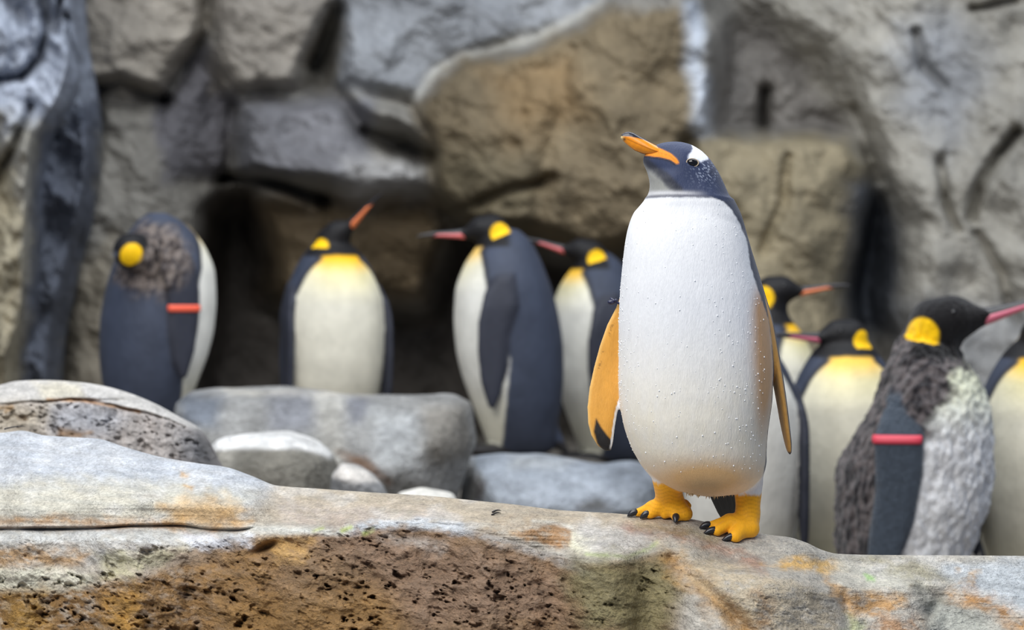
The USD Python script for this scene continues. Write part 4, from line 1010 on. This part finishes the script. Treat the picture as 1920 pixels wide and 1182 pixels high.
    dk = np.maximum(dk, np.exp(-((side + 0.28) / 0.13) ** 2) * smooth01(610, 560, py) * 0.85)
    dk = np.maximum(dk, smooth01(846, 852, py))
    gr = gr * (1 - dk[:, None]) + lin(36, 36, 44) * dk[:, None]
    C[:] = C * (1 - onr[:, None]) + gr * onr[:, None]
    # legs
    hem = np.where(px < 1330, 906 + 0.12 * (px - 1250), 927)
    onf = smooth01(-3, 3, py - hem + (Nf - 0.5) * 16) * smooth01(0.0045, 0.0022, np.minimum(lg, thighs(p32)))
    wf = smooth01(872, 890, py) * smooth01(hem + 3, hem - 3, py) * ((px < 1258) | (px > 1382)) * smooth01(0.012, 0.003, thighs(p32))
    mixc(np.clip(wf * 0.85, 0, 1), lin(236, 232, 228))
    yel = lin(246, 174, 20) * (0.9 + 0.2 * N)[:, None]
    wr = np.exp(-(np.mod(py + 3 * np.sin(px / 6) + 6 * N, 7.5) - 3.7) ** 2 / 1.2) * smooth01(985, 960, py)
    yel = yel * (1 - 0.30 * wr[:, None]) + lin(180, 104, 10) * 0.30 * wr[:, None]
    C[:] = C * (1 - onf[:, None]) + yel * onf[:, None]
    C *= (0.94 + 0.12 * Nf)[:, None]
    base = np.array([X(1310), GD, zrow(996)])
    t = thing('penguin', 'white-breasted penguin with orange beak and yellow-orange feet standing on the foreground ledge', 'penguin', base)
    put = lambda mm: trimesh.Trimesh(np.asarray(mm.vertices) - base, mm.faces, process=False)
    obj('body', put(trimesh.Trimesh(v, m.faces, process=False)), 'plumage', t, C)
    # beak
    bp = np.array([(1163, 259), (1165, 253), (1171, 249), (1179, 247.5), (1188, 250), (1199, 256), (1212, 263), (1226, 271), (1240, 278), (1256, 289), (1250, 297), (1236, 295), (1220, 293), (1204, 289), (1190, 283), (1177, 273), (1168, 265)], float)
    bw = np.stack([X(bp[:, 0]), EYE[2] - (bp[:, 1] - 591) * k], 1)
    bT = table([(X(1160), .0048), (X(1180), .0082), (X(1200), .0122), (X(1215), .0150), (X(1230), .0170), (X(1260), .019)])
    def bf(p):
        d = poly_sd(p[:, 0].astype(float), p[:, 2].astype(float), bw)
        qq = np.clip((0.014 - np.minimum(d, 0.014)) / 0.014, 0, None); T = bT(p[:, 0])[:, 0]
        return (np.sqrt(qq ** 2 + ((p[:, 1] - GD + 0.004) / T) ** 2) - 1) * np.minimum(.014, T)
    bm = surface(bf, (X(1155), GD - 0.03, zrow(303)), (X(1262), GD + 0.025, zrow(242)), 0.0012)
    bv = np.array(bm.vertices); bx_ = 960 + bv[:, 0] / k; by_ = 591 - (bv[:, 2] - EYE[2]) / k
    bc = np.tile(lin(240, 146, 24), (len(bv), 1)) * (0.9 + 0.2 * fbm(bv * 120, 3, 131))[:, None]
    cul = np.interp(bx_, [1160, 1168, 1180, 1195, 1208, 1222, 1240], [257, 256.5, 257, 260, 264, 270, 279])
    a = smooth01(1.2, -1.2, by_ - cul)[:, None]; bc = bc * (1 - a) + lin(26, 28, 44) * a
    a = np.exp(-(poly_sd(bx_, by_, [(1176, 262), (1195, 271), (1215, 280), (1235, 288)], False) / 1.1) ** 2)[:, None] * 0.55; bc = bc * (1 - a) + lin(120, 60, 10) * a
    a = smooth01(1172, 1164, bx_)[:, None] * smooth01(254, 258, by_)[:, None]; bc = bc * (1 - a) + lin(226, 206, 150) * a
    a = np.exp(-(((bx_ - 1170) / 3.5) ** 2 + ((by_ - 262) / 3.2) ** 2))[:, None] * 0.9; bc = bc * (1 - a) + lin(60, 40, 24) * a
    low = np.interp(bx_, [1165, 1178, 1192, 1206, 1240], [266, 275, 285, 290, 296])
    a = smooth01(-2.5, -0.5, by_ - low)[:, None] * smooth01(1180, 1195, bx_)[:, None] * 0.8; bc = bc * (1 - a) + lin(40, 30, 26) * a
    obj('beak', put(trimesh.Trimesh(bv, bm.faces, process=False)), 'horn', t, bc, label='orange beak with a black ridge')
    # eyes with pale lids
    d0 = front_depth(v, 1295, 308) or GD - 0.035
    for sgn in (1, -1):
        yc = d0 + 0.0035
        e = trimesh.creation.icosphere(3, 1.0); e.apply_scale((0.0092, 0.0062, 0.0062)); e.apply_transform(trimesh.transformations.rotation_matrix(0.12, (0, 1, 0)))
        yy = yc if sgn > 0 else 2 * (GD - 0.004) - yc
        c = np.array([X(1295), yy, zrow(308)]); e.apply_translation(c)
        ey = obj('eye', put(e), 'eye', t, label='dark eye')
        r = trimesh.creation.torus(1.0, 0.10, major_sections=36, minor_sections=8); r.apply_transform(trimesh.transformations.rotation_matrix(math.pi / 2, (1, 0, 0))); r.apply_scale((0.0100, 0.0065, 0.0068)); r.apply_transform(trimesh.transformations.rotation_matrix(0.12, (0, 1, 0)))
        r.apply_translation(c + np.array([0, -0.0022 * sgn, 0])); obj('eyelid', put(r), 'eyelid', ey)
    # claws
    for toes, claws, a0 in ((toesL, clawL, al), (toesR, clawR, ar)):
        for (tx, ty, r), (cx, cy) in zip(toes, claws):
            c, rr = on(tx, ty, r)
            tip = P(cx, cy, ledge_at(tx, ty) - (0.004 if abs(cx - tx) > 8 else 0.018)) + np.array([0, 0, 0.003])
            dirn = tip - c; dirn /= np.linalg.norm(dirn)
            cm = spike(c + dirn * 0.001 + np.array([0, 0, .0015]), tip, 0.0070, n=10, k=8, bend=(0, 0, 0.0025)); obj('claw', put(trimesh.Trimesh(rest(np.array(cm.vertices)), cm.faces, process=False)), 'claw', t)
    obj('claw', put(spike(P(1288, 948, dl + .012), P(1296, 956, dl + .010), 0.0025)), 'claw', t)
    # tail of stiff black feathers
    rng = np.random.default_rng(7); parts = []
    for i in range(9):
        u = i / 8
        a, b = P(1326 + 48 * u, 906, GD + 0.085), P(1356 + 26 * u, 976 - 4 * abs(u - .3), GD + 0.15 + 0.01 * (i % 2))
        parts.append(loft([np.array([a + (b - a) * s + np.array([w_ * math.cos(g_), th * math.sin(g_), 0]) for g_ in np.arange(8) * math.pi / 4]) for s, w_, th in ((0, .004, .002), (.4, .0055, .002), (.8, .0045, .0018), (.96, .0028, .0012), (1, .0006, .0004))]))
    obj('tail', put(trimesh.util.concatenate(parts)), 'dark_quill', t, label='short tail of stiff black feathers')
    # fringe of feather tips under the belly
    parts = []
    for i in range(90):
        x0 = rng.uniform(1268, 1388); y0 = np.interp(x0, [1268, 1300, 1335, 1370, 1388], [918, 925, 929, 924, 914]) - rng.uniform(0, 5)
        yy = GD + rng.uniform(-0.035, 0.03)
        a = np.array([X(x0), yy, zrow(y0 - 6)]); b = np.array([X(x0 + rng.uniform(-3, 4)), yy + rng.uniform(-.004, .004), zrow(y0 + rng.uniform(4, 10))])
        parts.append(spike(a, b, rng.uniform(0.0012, 0.0022), n=5, k=4))
    fm = trimesh.util.concatenate(parts)
    obj('feather_fringe', put(fm), 'plumage', t, np.tile(lin(206, 178, 128), (len(fm.vertices), 1)), kind='stuff')
    # water drops on the breast
    ok = np.where((v[:, 1] < GD + 0.01) & (py > 385) & (py < 880) & (px > 1150) & (px < np.minimum(1425, bx - 6)) & (fl > 0.006) & (fr > 0.006))[0]
    w = 0.25 + smooth01(1180, 1160, px[ok]) * 2.5 + smooth01(1290, 1360, px[ok]) + smooth01(500, 640, py[ok]) * 0.4
    pick = rng.choice(ok, 420, replace=False, p=w / w.sum()); parts = []
    for i in pick:
        s = trimesh.creation.icosphere(1, rng.choice([0.0005, 0.0007, 0.0009, 0.0012], p=[.4, .3, .2, .1])); s.apply_scale((1, 1, 1.25)); s.apply_translation(v[i] + n[i] * 0.0003); parts.append(s)
    obj('water_drops', put(trimesh.util.concatenate(parts)), 'water', t, kind='stuff', label='fine water drops beaded on the white breast')
    # dark tie around the root of the left-hand flipper
    c = np.array([X(1154), float(yfl(np.array(zrow(570)))), zrow(568)])
    r = trimesh.creation.torus(1.0, 0.16, major_sections=32, minor_sections=8); r.apply_scale((0.014, 0.011, 0.014)); r.apply_transform(trimesh.transformations.rotation_matrix(0.5, (0, 1, 0)))
    r.apply_translation(c + np.array([0.006, 0, 0])); kn = trimesh.creation.icosphere(2, 0.0042); kn.apply_scale((1.5, 1, 1)); kn.apply_translation(c + np.array([-0.006, -0.008, 0.001]))
    kn2 = trimesh.creation.icosphere(2, 0.003); kn2.apply_translation(c + np.array([0.002, -0.011, 0.004]))
    obj('flipper_band', put(trimesh.util.concatenate([r, kn, kn2])), 'blue_band', t, label='dark blue tie around the flipper')
gentoo()

# ------------------------------------------------------------------ small debris on the ledge
for (x0, y0, x1, y1, lab) in ((923, 962, 940, 959, 'upper of two small dark feather scraps lying on the ledge left of the orange-footed penguin'), (922, 967, 940, 964, 'lower of two small dark feather scraps lying on the ledge left of the orange-footed penguin'), (8, 806, 48, 801, 'thin brown twig lying in the dip below the rounded boulder at the left')):
    d0, d1 = ledge_at(x0, y0), ledge_at(x1, y1)
    if x0 < 100: d0 = d1 = 4.62
    a, b = P(x0, y0, d0) + [0, 0, .001], P(x1, y1, d1) + [0, 0, .001]
    obj('twig' if x0 < 100 else 'feather', spike(a, b, 0.0016, n=6, k=6, bend=(0, 0, 0.002)), 'dark_quill', label=lab, cat='twig' if x0 < 100 else 'feather')
